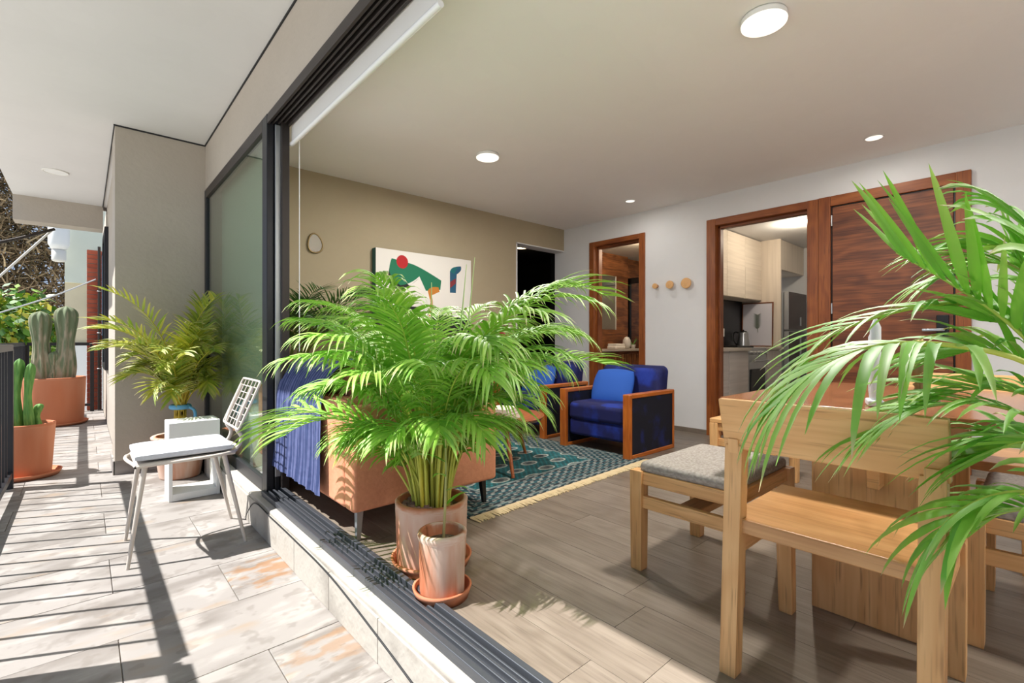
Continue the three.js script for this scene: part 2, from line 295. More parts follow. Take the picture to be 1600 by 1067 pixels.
{ // fixed glazed panel
  const w = structure('window_1', 'dark framed fixed glass panel beside the balcony palm', 'window');
  part('stile', rbx(.862, .905, -.012, 2.412, -3.39, -3.285, 'y'), M.dark, w); part('stile', rbx(.862, .905, -.012, 2.412, -5.385, -5.31, 'y'), M.dark, w);
  part('bottom_rail', rbx(.862, .905, -.012, .075, -5.31, -3.39, 'z'), M.dark, w); part('top_rail', rbx(.862, .905, 2.33, 2.412, -5.31, -3.39, 'z'), M.darkbrown, w);
  part('glass', bx(.878, .886, .075, 2.33, -5.31, -3.39), M.tint, w);
  const e = structure('window_2', 'stacked sliding door leaf edges at the end of the track', 'sliding door');
  part('leaf_edge', rbx(.908, .935, 0, 2.39, -3.34, -3.27, 'y'), M.dark, e, 'bluish grey leaf edge'); part('leaf_edge', rbx(.938, .985, 0, 2.39, -3.34, -3.235, 'y'), M.darkbrown, e);
  part('seal', rbx(.906, .94, .1, 2.35, -3.27, -3.262, 'y'), M.silver, e);
}
single('interior_screen', [rbx(.993, 1.003, .0, 2.44, -5.3, -3.32, 'y', .002)], M.screen, 'grey-green fabric screen behind the fixed glass panel', 'screen');
{ // dark framed window further along the balcony wall
  const w = structure('window_3', 'narrow dark framed window past the pier', 'window');
  part('frame', [rbx(.2, .26, .58, 2.47, -9.3, -9.22, 'y'), rbx(.2, .26, .58, 2.47, -8.28, -8.2, 'y'), rbx(.2, .26, .58, .66, -9.22, -8.28, 'z'), rbx(.2, .26, 2.39, 2.47, -9.22, -8.28, 'z')], M.dark, w);
  part('glass', bx(.23, .238, .66, 2.39, -9.22, -8.28), M.tint, w);
}
// railing of the balcony
function railing(label, a, b, gap, ends = true) {
  const dir = b.clone().sub(a), L = dir.length(); dir.normalize();
  const t = thing('balcony_railing', label, 'railing', [a.x, YB, a.z]), P = (s, y) => dir.clone().multiplyScalar(s).setY(y);
  part('top_rail', beam(P(0, 1.115), P(L, 1.115), .05, .05), M.dark, t); part('bottom_rail', beam(P(0, .11), P(L, .11), .04, .045), M.dark, t);
  if (ends) { part('post', rb(.05, 1.1, .05, 0, .55, 0, 'y'), M.dark, t); const e = P(L, .55); part('post', rb(.05, 1.1, .05, e.x, .55, e.z, 'y'), M.dark, t); }
  for (let s = gap; s < L - .05; s += gap) { const c = P(s, .6); part('baluster', rb(.014, .98, .014, c.x, c.y, c.z, 'y', .001), M.dark, t); }
  return t;
}
railing('dark metal railing nearest the chair, casting striped shadows', V(-.44, 0, -2.48), V(-.44, 0, -5.44), .173);
railing('dark metal railing at the camera end of the balcony', V(-.44, 0, 2.6), V(-.44, 0, -2.42), .173);
railing('dark metal railing behind the two cactus pots', V(-.7, 0, -5.5), V(-.7, 0, -10.5), .173);
railing('dark metal railing across the far balcony end', V(-.66, 0, -10.56), V(.1, 0, -10.56), .26);

// ---------------------------------------------------------------- bathroom and kitchen beyond the white wall
{
  single('wall_bathroom', [bx(XW + .1, 7.7, 2.3, 2.4, -4.5, -2.9), bx(7.6, 7.7, 0, 1.05, -4.5, -2.9), bx(7.6, 7.7, 2.05, 2.3, -4.5, -2.9), bx(7.6, 7.7, 1.05, 2.05, -4.5, -4.12), bx(7.6, 7.7, 1.05, 2.05, -3.82, -2.9)], M.taupe, 'bathroom ceiling and rear wall with slim window', 'wall', null, 'structure');
  single('wall_bathroom', [bx(XW + .1, 6.45, 0, 2.3, -4.5, -4.4), bx(6.45, 7.6, 0, 2.3, -4.6, -4.5)], M.bathwood, 'wood-look tiled wall behind the bathroom mirror', 'wall', null, 'structure');
  single('wall_bathroom', [bx(XW + .1, 7.7, 0, 2.4, -2.97, -2.9)], M.white, 'white partition between bathroom and kitchen', 'wall', null, 'structure');
  const m = thing('bathroom_mirror', 'tall mirror on the wood wall inside the bathroom', 'mirror', [5.86, 1.14, -4.398]);
  part('mirror_glass', rbx(-.24, .24, 0, .82, 0, .012), M.mirror, m); part('edge', rbx(.24, .256, 0, .82, 0, .016), M.offwhite, m);
  const v = thing('bathroom_vanity', 'slatted wooden vanity with pale top inside the bathroom', 'vanity', [5.72, 0, -4.175]);
  part('counter_top', rbx(-.74, .74, .82, .85, -.2, .24), M.stonetop, v); part('body', bx(-.72, .72, .1, .82, -.2, .2), M.walnut, v);
  for (let i = 0; i < 24; i++) part('slat', rb(.042, .6, .014, -.69 + i * .06, .48, .207, 'y', .002), M.bathwood, v);
  part('knob', new THREE.SphereGeometry(.018, 12, 8).translate(.42, .72, .225), M.brass, v);
  const t = single('folded_towel', [rb(.24, .05, .16, 5.72, .875, -4.1, 'x', .02), rb(.22, .03, .15, 5.72, .912, -4.1, 'x', .014)], M.linen, 'folded white towel on the bathroom vanity', 'towel');
  single('shell_ornament', [lathe([[.001, 0], [.04, .005], [.062, .06], [.055, .13], [.03, .17], [.001, .18]], 20).translate(5.98, .85, -4.1)], M.offwhite, 'pale egg-shaped ornament on the bathroom vanity', 'ornament');
  const pl = thing('vanity_plant', 'tiny potted plant on the bathroom vanity', 'plant', [6.14, .85, -4.1]);
  part('pot', lathe([[.001, 0], [.03, 0], [.04, .06], [.034, .06], [.001, .05]], 16), M.offwhite, pl);
  const g = []; const r = rng(9); for (let i = 0; i < 9; i++) { const a = r() * 6.28; g.push(cyl(V(0, .05, 0), V(Math.cos(a) * .06, .1 + r() * .06, Math.sin(a) * .06), .008, .001, 5)); } part('leaves', g, M.cactusGreen, pl);
  const s = thing('shower_screen', 'black framed glass shower screen in the bathroom', 'shower screen', [6.5, 0, -4.45]);
  part('post', rbx(0, .05, 0, 1.95, 0, .05, 'y'), M.black, s); part('post', rbx(0, .05, 0, 1.95, .72, .77, 'y'), M.black, s); part('head_rail', rbx(0, .05, 1.88, 1.97, 0, 1.4, 'z'), M.black, s);
  part('glass', bx(.02, .028, .05, 1.88, .05, .72), M.glass, s);
  const l = new THREE.PointLight(new THREE.Color(1, .82, .6), 1.6); l.position.set(5.5, 2.2, -3.5); l.castShadow = true; l.shadow.radius = 3; scene.add(l);
  const dl = thing('downlight', 'small lit downlight in the bathroom ceiling', 'downlight', [5.5, 2.3, -3.5]); part('lens', new THREE.CylinderGeometry(.045, .045, .006, 24).translate(0, -.004, 0), M.glow, dl); part('bezel', new THREE.TorusGeometry(.05, .006, 8, 24).rotateX(Math.PI / 2).translate(0, -.003, 0), M.paintwhite, dl);
}
{
  single('ceiling_kitchen', [bx(XW + .1, 8.2, 2.372, 2.47, -2.9, .2)], M.white, 'white kitchen ceiling past the doorway', 'ceiling', null, 'structure');
  single('wall_kitchen', [bx(8.1, 8.2, 0, 2.37, -2.9, .1)], M.white, 'white rear wall of the kitchen beside the fridge', 'wall', null, 'structure');
  single('wall_kitchen', [bx(XW + .1, 8.2, 0, 2.37, .1, .2)], M.white, 'white side wall of the kitchen opposite the stove', 'wall', null, 'structure');
  single('backsplash', [bx(4.9, 7.08, .88, 1.53, -2.9, -2.885)], M.black, 'black glossy kitchen backsplash under the wall cabinet', 'backsplash');
  const up = thing('wall_cabinet', 'cream wall cabinet above the kitchen counter', 'cabinet', [6.0, 1.53, -2.76]);
  part('body', bx(-1.1, 1.1, 0, .835, -.12, .11), M.cabinet, up); for (let i = 0; i < 4; i++) part('door', rb(.544, .825, .02, -.825 + i * .55, .417, .122, 'y', .003), M.cabinet, up);
  const low = thing('base_cabinet', 'pale grey base cabinet left of the stove', 'cabinet', [5.44, 0, -2.62]);
  part('body', bx(-.53, .53, .08, .85, -.26, .24), M.cabLow, low); for (let i = 0; i < 2; i++) part('door', rb(.52, .76, .02, -.265 + i * .53, .47, .252, 'y', .003), M.cabLow, low);
  single('kitchen_counter', [rbx(4.9, 5.975, .85, .885, -2.884, -2.33)], M.stonetop, 'stone kitchen counter left of the stove', 'counter'); single('kitchen_counter', [rbx(6.565, 7.08, .85, .885, -2.884, -2.33)], M.stonetop, 'short stone counter right of the stove', 'counter');
  const st = thing('stove', 'stainless steel stove with knobs and dark oven glass', 'stove', [6.27, 0, -2.62]);
  part('body', rbx(-.285, .285, 0, .88, -.26, .25, 'x', .006), M.steel, st); part('oven_glass', rbx(-.22, .22, .25, .62, .25, .262), M.black, st); part('handle', cyl(V(-.24, .72, .3), V(.24, .72, .3), .012), M.steel, st);
  for (let i = 0; i < 5; i++) part('knob', cyl(V(-.2 + i * .1, .82, .25), V(-.2 + i * .1, .82, .29), .024, .02), M.steel, st);
  part('cooktop_grate', [rbx(-.25, .25, .88, .9, -.2, -.19), rbx(-.25, .25, .88, .9, .1, .11), rbx(-.25, -.24, .88, .9, -.2, .11), rbx(.24, .25, .88, .9, -.2, .11)], M.black, st);
  const dr = thing('drawer_cabinet', 'narrow pale drawer cabinet right of the stove', 'cabinet', [6.82, 0, -2.62]);
  part('body', bx(-.25, .25, .08, .85, -.26, .24), M.cabLow, dr); part('drawer', rb(.48, .22, .02, 0, .73, .252, 'x', .003), M.cabLow, dr); part('door', rb(.48, .53, .02, 0, .35, .252, 'y', .003), M.cabLow, dr);
  const tp = thing('tall_cabinet', 'tall cream cabinet surround over the fridge', 'cabinet', [7.6, 0, -2.6]);
  part('side_panel', bx(-.5, -.47, 0, 2.37, -.3, .22), M.cabinet, tp); part('body', bx(-.47, .49, 1.95, 2.37, -.28, .19), M.cabinet, tp); part('door', rb(.94, .41, .02, .01, 2.16, .2, 'x', .003), M.cabinet, tp);
  const f = thing('fridge', 'dark fronted fridge with silver door edges in the kitchen', 'fridge', [7.52, 0, -2.5]);
  part('body', rbx(-.36, .36, 0, 1.64, -.36, .13, 'y', .01), M.silver, f);
  for (const [y0, y1] of [[.03, 1.1], [1.115, 1.65]]) { const d = part('door', rbx(-.36, .36, y0, y1, .135, .2, 'y', .012), M.silver, f); part('front', rbx(-.345, .36, y0 + .01, y1 - .01, .2, .206, 'y', .002), M.fridge, d); part('handle', cyl(V(.02, y0 < 1 ? .75 : 1.18, .23), V(.02, y0 < 1 ? 1.03 : 1.3, .23), .012), M.steel, d); }
  const pic = thing('framed_leaf_print', 'framed print of a palm leaf leaning on the kitchen counter', 'picture', [7.06, .885, -2.68]); pic.rotation.z = -.03;
  part('frame', [rbx(-.02, 0, 0, .62, -.2, -.185, 'y'), rbx(-.02, 0, 0, .62, .205, .22, 'y'), rbx(-.02, 0, 0, .015, -.185, .205, 'z'), rbx(-.02, 0, .605, .62, -.185, .205, 'z')], M.walnut, pic);
  part('print', bx(-.012, -.006, .015, .605, -.185, .205), std({ color: 0xd4d3dc, roughness: .3 }), pic);
  const lg = [cyl(V(-.013, .2, .02), V(-.013, .46, 0), .003)]; for (let i = 0; i < 9; i++) for (const s of [-1, 1]) { const y = .26 + i * .022; const q = new THREE.ConeGeometry(.008, .07, 4); q.scale(.15, 1, 1); q.rotateX(s * .9); q.translate(-.014, y + .02, .012 - s * -.028); lg.push(q); }
  part('printed_leaf', lg, std({ color: 0x4c5a48, roughness: .8 }), pic);
  const k = thing('kettle', 'stainless electric kettle beside the framed print', 'kettle', [6.75, .885, -2.735]);
  part('body', lathe([[.001, 0], [.08, 0], [.082, .02], [.06, .19], [.05, .2], [.001, .205]], 28), M.steel, k); part('lid', lathe([[.05, .2], [.04, .215], [.012, .22], [.012, .235], [.001, .237]], 20), M.black, k); part('handle', tube([V(0, .19, -.05), V(0, .2, -.12), V(0, .1, -.13), V(0, .03, -.09)], .01), M.black, k);
  single('outlet_plate', [rb(.07, .11, .008, 6.45, 1.08, -2.881)], M.paintwhite, 'white outlet plate on the black backsplash', 'outlet');
  const l = new THREE.PointLight(new THREE.Color(1, .86, .68), 1.7); l.position.set(6.3, 2.3, -1.9); l.castShadow = true; l.shadow.radius = 3; scene.add(l);
  const dl = thing('downlight', 'small lit downlight in the kitchen ceiling', 'downlight', [6.3, 2.37, -1.9]); part('lens', new THREE.CylinderGeometry(.045, .045, .006, 24).translate(0, -.004, 0), M.glow, dl); part('bezel', new THREE.TorusGeometry(.05, .006, 8, 24).rotateX(Math.PI / 2).translate(0, -.003, 0), M.paintwhite, dl);
}

// ---------------------------------------------------------------- lamps in the living room
function lamp(x, z, r, thick, label, power, group) {
  const t = thing(thick ? 'ceiling_lamp' : 'downlight', label, thick ? 'ceiling lamp' : 'downlight', [x, H, z]);
  if (thick) { part('housing', lathe([[.001, 0], [r * .98, 0], [r, -.01], [r, -thick + .006]], 40), M.paintwhite, t); part('diffuser', lathe([[r, -thick + .006], [r * .985, -thick], [r * .8, -thick - .004], [.001, -thick - .006]], 40), M.glow, t); }
  else { part('bezel', lathe([[r * 1.25, 0], [r * 1.22, -.004], [r * 1.05, -.005], [r, -.001]], 32), M.paintwhite, t); part('lens', new THREE.CylinderGeometry(r, r, .004, 32).translate(0, -.003, 0), M.glow, t); }
  const a = new THREE.RectAreaLight(new THREE.Color(1, .96, .9), power, r * 1.7, r * 1.7); a.position.set(x, H - (thick || 0) - .02, z); a.lookAt(x, 0, z); scene.add(a);
}
lamp(2.31, -.845, .096, .035, 'large round ceiling lamp nearest the camera', 440);
lamp(2.385, -2.94, .09, .03, 'round ceiling lamp above the coffee table', 440);
lamp(2.31, 1.25, .096, .035, 'round ceiling lamp over the far right of the room', 440);
lamp(4.28, -.81, .05, 0, 'small downlight above the closed wooden door', 120);
lamp(4.3, -2.905, .045, 0, 'small downlight above the bathroom doorway', 120);
{ const dl = thing('downlight', 'round downlight set in the balcony ceiling', 'downlight', [-.235, HB, -7.32]); part('lens', new THREE.CylinderGeometry(.1, .1, .006, 28).translate(0, -.004, 0), M.paintwhite, dl); part('bezel', new THREE.TorusGeometry(.105, .008, 8, 28).rotateX(Math.PI / 2).translate(0, -.004, 0), M.offwhite, dl);
  const hl = thing('downlight', 'dim warm downlight in the dark hallway', 'downlight', [5.15, H, -5.5]); part('lens', new THREE.CylinderGeometry(.09, .09, .006, 24).translate(0, -.01, 0), std({ color: 0xffffff, emissive: new THREE.Color(1, .7, .4), emissiveIntensity: .7 }), hl);
  const l = new THREE.PointLight(new THREE.Color(1, .75, .45), .15); l.position.set(5.15, H - .08, -5.5); l.castShadow = true; scene.add(l); }
{ // roller blind inside the opening
  const b = thing('roller_blind', 'white roller blind pulled up above the sliding door', 'blind', [1.02, 0, -2.38]);
  part('roller', cyl(V(.01, 2.415, -.87), V(.01, 2.415, .87), .03), M.paintwhite, b); part('fabric', bx(-.022, -.02, 2.245, 2.43, -.86, .86), M.blind, b);
  part('bottom_bar', cyl(V(-.021, 2.24, -.87), V(-.021, 2.24, .87), .014), M.paintwhite, b); part('cord', cyl(V(.02, .9, -.84), V(.02, 2.41, -.84), .003), M.paintwhite, b, 'white pull cord');
}

// ---------------------------------------------------------------- dining furniture
function woodChair(label, pos, turn) {   // faces local +x
  const t = thing('dining_chair', label, 'chair', pos, turn);
  for (const s of [-1, 1]) {
    part('leg', leg(-.245, 0, s * .222, -.2, .66, s * .222, .046, .05), M.oak, t);
    part('leg', leg(.225, 0, s * .222, .2, .405, s * .222, .044, .05), M.oak, t);
    part('side_rail', rb(.36, .07, .026, 0, .37, s * .222, 'x'), M.oak, t);
  }
  part('seat', rb(.46, .042, .49, .005, .428, 0, 'z', .006), M.oakTop, t);
  const b = new RoundedBoxGeometry(.03, .15, .505, 2, .004), p = b.attributes.position;
  for (let i = 0; i < p.count; i++) p.setX(i, p.getX(i) - p.getY(i) * .3); b.computeVertexNormals();
  part('backrest', metric(b, 'z').translate(-.222, .724, 0), M.oak, t);
  part('back_post', leg(-.195, .45, .222, -.215, .68, .222, .03), M.oak, t); part('back_post', leg(-.195, .45, -.222, -.215, .68, -.222, .03), M.oak, t);
  return t;
}
woodChair('oak chair with wooden seat and low back nearest the camera', [1.652, 0, -.385], 0);
woodChair('oak chair at the far end of the dining table', [3.12, 0, -.25], Math.PI);
function stool(label, pos, w, d, pad, turn = 0) {
  const t = thing('dining_stool', label, 'stool', pos, turn), x = w / 2 - .028, z = d / 2 - .028;
  for (const [a, b] of [[-1, -1], [-1, 1], [1, -1], [1, 1]]) part('leg', leg(a * x, 0, b * z, a * x, .42, b * z, .05, .056), M.oak, t);
  for (const s of [-1, 1]) { part('rail', rb(.026, .052, d - .1, s * x, .39, 0, 'z'), M.oak, t); part('stretcher', rb(.026, .052, d - .1, s * x, .29, 0, 'z'), M.oak, t); part('rail', rb(w - .1, .052, .026, 0, .39, s * z, 'x'), M.oak, t); }
  part('stretcher', rb(w - .1, .03, .09, 0, .285, 0, 'x'), M.oak, t);
  if (pad) part('cushion', rb(w - .02, .05, d - .06, .012, .433, 0, 'x', .022), M.grey, t, 'grey woven seat cushion'); else part('seat', rb(w, .03, d, 0, .432, 0, 'x', .006), M.oak, t);
  return t;
}
stool('oak stool with grey cushion left of the near oak chair', [2.02, 0, -.945], .57, .46, true);
stool('oak stool with grey cushion tucked under the table behind palm leaves', [2.38, 0, .06], .57, .46, true);
stool('plain oak stool by the kitchen doorway beyond the table', [3.4, 0, -1.3], .5, .4, false);
{
  const t = thing('dining_table', 'oak dining table with slab trestle legs', 'table', [2.5, 0, -.38]);
  part('table_top', rb(1.1, .03, .92, -.1, .735, 0, 'x', .005), M.tabletop, t);
  part('trestle', rb(.04, .72, .36, -.5, .36, 0, 'y'), M.oak, t); part('trestle', rb(.04, .72, .36, .3, .36, 0, 'y'), M.oak, t);
  part('stretcher', rb(.96, .09, .035, -.11, .53, 0.015, 'x'), M.oak, t); part('under_rail', rb(.9, .05, .06, -.1, .695, 0, 'x'), M.oak, t);
}
{
  const c = thing('candle_holder', 'pale two-candle holder on the dining table', 'candle holder', [1.99, .75, -.375], .3);
  part('base', rb(.09, .022, .045, 0, .011, 0, 'x', .006), M.candle, c);
  for (const [x, h] of [[-.02, .295], [.02, .262]]) { const k = part('candle', lathe([[.001, .02], [.0125, .02], [.0155, .05], [.0155, h - .03], [.004, h], [.001, h + .002]], 20).translate(x, 0, 0), M.candle, c); part('wick', tube([V(x, h, 0), V(x + .002, h + .01, 0), V(x + .01, h + .012, 0)], .0012, 8, 5), M.offwhite, k); }
  const b = thing('candlestick', 'turned antique brass candlestick on the dining table', 'candlestick', [2.2, .75, -.285]);
  part('stem', lathe([[.001, 0], [.055, 0], [.056, .012], [.03, .02], [.018, .04], [.014, .055], [.02, .065], [.013, .072], [.022, .09], [.029, .115], [.024, .14], [.013, .165], [.017, .18], [.011, .19], [.014, .2]], 36), M.brass, b);
  part('drip_pan', lathe([[.001, .2], [.03, .2], [.038, .212], [.034, .212], [.012, .206], [.012, .225], [.001, .225]], 32), M.brass, b);
}
// ---------------------------------------------------------------- living room furniture
function pillowGeo(w, h, d) {
  const g = new THREE.SphereGeometry(1, 32, 20), p = g.attributes.position, sp = (x, k) => Math.sign(x) * Math.pow(Math.abs(x), k);
  for (let i = 0; i < p.count; i++) { let x = p.getX(i), y = p.getY(i), z = p.getZ(i); const l = Math.max(Math.abs(x), Math.abs(y)), q = Math.hypot(x, y) || 1; const kx = l > 0 ? q / l : 1; x *= .55 + .45 * kx; y *= .55 + .45 * kx; p.setXYZ(i, sp(x, .7) * w / 2, sp(y, .7) * h / 2, z * d / 2 * (1 - .25 * (x * x + y * y))); }
  g.computeVertexNormals(); return metric(g, 'x');
}
function armchair(label, pos, turn, cushionLabel) {   // faces local -x
  const t = thing('armchair', label, 'armchair', pos, turn, undefined);
  for (const s of [-1, 1]) {
    const z = s * .345, w = .066, f = (a, b, c, d, gr) => rbx(a, b, c, d, z - w / 2, z + w / 2, gr, .008);
    const a = part('arm', [f(-.36, -.315, 0, .53, 'y'), f(.325, .35, 0, .53, 'y'), f(-.315, .325, .495, .53, 'x'), f(-.315, .325, 0, .035, 'x')], M.orangewood, t, 'orange-brown wooden arm frame');
    part('arm_panel', rbx(-.316, .326, .034, .496, z - .024, z + .024, 'x', .004), M.velvetDark, a, 'dark navy velvet side panel');
  }
  part('seat_base', rb(.6, .15, .615, -.01, .19, 0, 'x', .03), M.velvet, t);
  const s = rb(.66, .17, .615, .0, .335, 0, 'x', .05); part('seat_cushion', s, M.velvet, t);
  const b = new RoundedBoxGeometry(.17, .5, .66, 5, .06), p = b.attributes.position; for (let i = 0; i < p.count; i++) p.setX(i, p.getX(i) + p.getY(i) * .16); b.computeVertexNormals();
  part('backrest', metric(b).translate(.25, .49, 0), M.velvet, t);
  const c = single('throw_pillow', pillowGeo(.42, .36, .14), M.pillow, cushionLabel, 'pillow');
  c.position.copy(V(.07, .535, -.1).applyAxisAngle(V(0, 1, 0), turn).add(V(...pos))); c.rotation.set(0, turn - Math.PI / 2 + .12, 0); c.rotateX(-.42);
  return t;
}
armchair('navy velvet armchair with orange wood arms nearest the kitchen', [3.63, 0, -2.595], 0, 'bright blue pillow on the armchair nearest the kitchen');
armchair('navy velvet armchair with orange wood arms beside the dark doorway', [3.70, 0, -3.64], .03, 'bright blue pillow on the armchair beside the dark doorway');
{
  const s = thing('sofa', 'terracotta fabric sofa with its end toward the camera', 'sofa', [1.3825, 0, -2.985]);
  const W = .4425, L = .825;
  part('body', rbx(-W + .02, W - .02, .15, .38, -L, L - .1, 'z', .02), M.sofa, s);
  part('arm', rbx(-W, W, .15, .655, L - .11, L, 'x', .022), M.sofa, s); part('arm', rbx(-W, W, .15, .655, -L, -L + .11, 'x', .022), M.sofa, s);
  part('back', rbx(-W, -W + .14, .15, .67, -L + .1, L - .105, 'z', .022), M.sofa, s);
  for (const z of [-.36, .36]) { part('seat_cushion', rb(.72, .16, .7, .08, .45, z, 'z', .045), M.sofa, s); const b = rb(.17, .36, .68, 0, 0, 0, 'z', .06); b.rotateZ(.18); b.translate(-.2, .66, z); part('back_cushion', b, M.sofa, s); }
  for (const a of [-1, 1]) for (const b of [-1, 1]) part('leg', leg(a * (W - .05), 0, b * (L - .06), a * (W - .06), .15, b * (L - .07), .02, .034), a < 0 ? M.silver : M.black, s);
  single('throw_pillow', pillowGeo(.4, .34, .16).rotateY(.5).rotateX(-.3).translate(1.62, .66, -2.42), M.linen, 'white pillow at the near end of the sofa', 'pillow');
  // blanket over the back
  const prof = new THREE.CatmullRomCurve3([V(1.34, .56, 0), V(1.27, .7, 0), V(1.2, .845, 0), V(1.1, .862, 0), V(.99, .8, 0), V(.925, .68, 0), V(.915, .5, 0), V(.912, .3, 0), V(.905, .17, 0)]);
  const nu = 50, nv = 40, pos = [], uv = [], idx = [];
  for (let i = 0; i <= nu; i++) for (let j = 0; j <= nv; j++) {
    const t = i / nu, w = j / nv, p = prof.getPoint(t), z = -2.5 - w * .86 + .05 * Math.sin(t * 5) * (w - .5);
    const f = .012 * Math.sin(w * 26 + t * 3) * sst(.4, 1, t) + .006 * Math.sin(w * 61 + t * 9);
    pos.push(p.x + (t > .45 ? -Math.abs(f) : f * .3), p.y + (t <= .45 ? Math.abs(f) * .7 : 0), z); uv.push(t * 1.1, w * .86);
  }
  for (let i = 0; i < nu; i++) for (let j = 0; j < nv; j++) { const a = i * (nv + 1) + j, b = a + nv + 1; idx.push(a, b, a + 1, b, b + 1, a + 1); }
  const g = new THREE.BufferGeometry(); g.setAttribute('position', new THREE.Float32BufferAttribute(pos, 3)); g.setAttribute('uv', new THREE.Float32BufferAttribute(uv, 2)); g.setIndex(idx); g.computeVertexNormals();
  M.blanket.side = THREE.DoubleSide; single('throw_blanket', g, M.blanket, 'blue striped blanket draped over the sofa back', 'blanket');
}
{
  const t = thing('coffee_table', 'round teak coffee table with splayed legs on the rug', 'coffee table', [2.38, .008, -2.87]);
  part('table_top', lathe([[.001, .385], [.4, .385], [.402, .378], [.385, .355], [.001, .35]], 56), M.teak, t);
  for (let i = 0; i < 3; i++) { const a = -.17 + i * 2.094; part('leg', cyl(V(Math.cos(a) * .43, 0, -Math.sin(a) * -.1 * 0 + Math.sin(a) * .43), V(Math.cos(a) * .28, .352, Math.sin(a) * .28), .012, .02, 14), M.teak, t); }
  const cols = [[0xcfc3b2, .03, .24, .17], [0xb89a86, .025, .22, .16], [0xe2dccf, .028, .23, .16]]; let y = .393;
  ['bottom pale book of the stack on the coffee table', 'middle tan book of the stack on the coffee table', 'top cream book of the stack on the coffee table'].forEach((l, i) => {
    const [c, h, w, d] = cols[i], b = thing('book', l, 'book', [2.3, y, -2.66], .25 + i * .12, 'books on the coffee table'); y += h;
    part('cover', [rb(w, .003, d, 0, .0015, 0, 'x', .001), rb(w, .003, d, 0, h - .0015, 0, 'x', .001), rb(.003, h, d, -w / 2, h / 2, 0, 'x', .001)], std({ color: c, roughness: .7 }), b); part('pages', rb(w - .008, h - .006, d - .01, 0, h / 2, 0, 'x', .001), M.linen, b);
  });
}
{ // rug
  const r = rng(31), W = 512, Hh = 512;
  const map = tex(W, Hh, (u, v) => {
    const n = fbm(u, v, 40, 40, 3), n2 = fbm(u, v, 6, 6, 4); const eu = Math.min(u, 1 - u) * 1.85, ev = Math.min(v, 1 - v) * 2.05, e = Math.min(eu, ev);
    let c = mix([14, 62, 66], [26, 92, 96], n2);
    const stripe = Math.sin(e * 110) > .2; if (e < .34) { c = stripe ? [32, 40, 48] : [28, 74, 82]; const a = (eu < ev ? v * 2.05 : u * 1.85) * 70; if (Math.sin(a + Math.floor(e * 22) * 2) * Math.sin(e * 150) > .35) c = [150, 150, 142]; if (Math.abs(e - .33) < .012 || Math.abs(e - .05) < .01) c = [120, 132, 130]; }
    else { const gx = (u * 1.85 * 4.2) % 1 - .5, gy = ((v * 2.05 * 5.2 + (Math.floor(u * 1.85 * 4.2) % 2) * .5) % 1) - .5, d = Math.hypot(gx * 1, gy * 1.25); if (d < .34 && d > .26) c = [170, 176, 168]; else if (d < .26) c = d < .12 ? [44, 52, 60] : [92, 100, 96]; else if (Math.sin(u * 240) * Math.sin(v * 220) > .55) c = [22, 120, 128]; }
    return mix(c, [90, 96, 96], Math.max(0, n - .55) * 1.5).map(x => x * (.75 + .5 * n));
  });
  const t = thing('rug', 'teal patterned rug with cream fringe under the coffee table', 'rug', [2.44, 0, -3.08], .04);
  const g = new RoundedBoxGeometry(1.85, .008, 1.95, 1, .002), m = plain(g), p = m.attributes.position, uv = m.attributes.uv; for (let i = 0; i < p.count; i++) uv.setXY(i, p.getX(i) / 1.85 + .5, p.getZ(i) / 1.95 + .5);
  part('pile', m.translate(0, .004, 0), std({ map, roughness: 1 }), t);
  const fr = []; for (let i = 0; i < 330; i++) { const x = -.92 + i * 1.84 / 329; fr.push(cyl(V(x, .005, .97), V(x + (r() - .5) * .02, .003, 1.03 + r() * .025), .0045, .003, 5)); }
  const f = part('fringe', fr, std({ color: 0xd8c49c, roughness: 1 }), t, 'cream knotted fringe'); f.userData.kind = 'stuff';
  part('hem', bx(-.92, .92, .001, .007, .962, .985), std({ color: 0xcdb88e, roughness: 1 }), t);
}
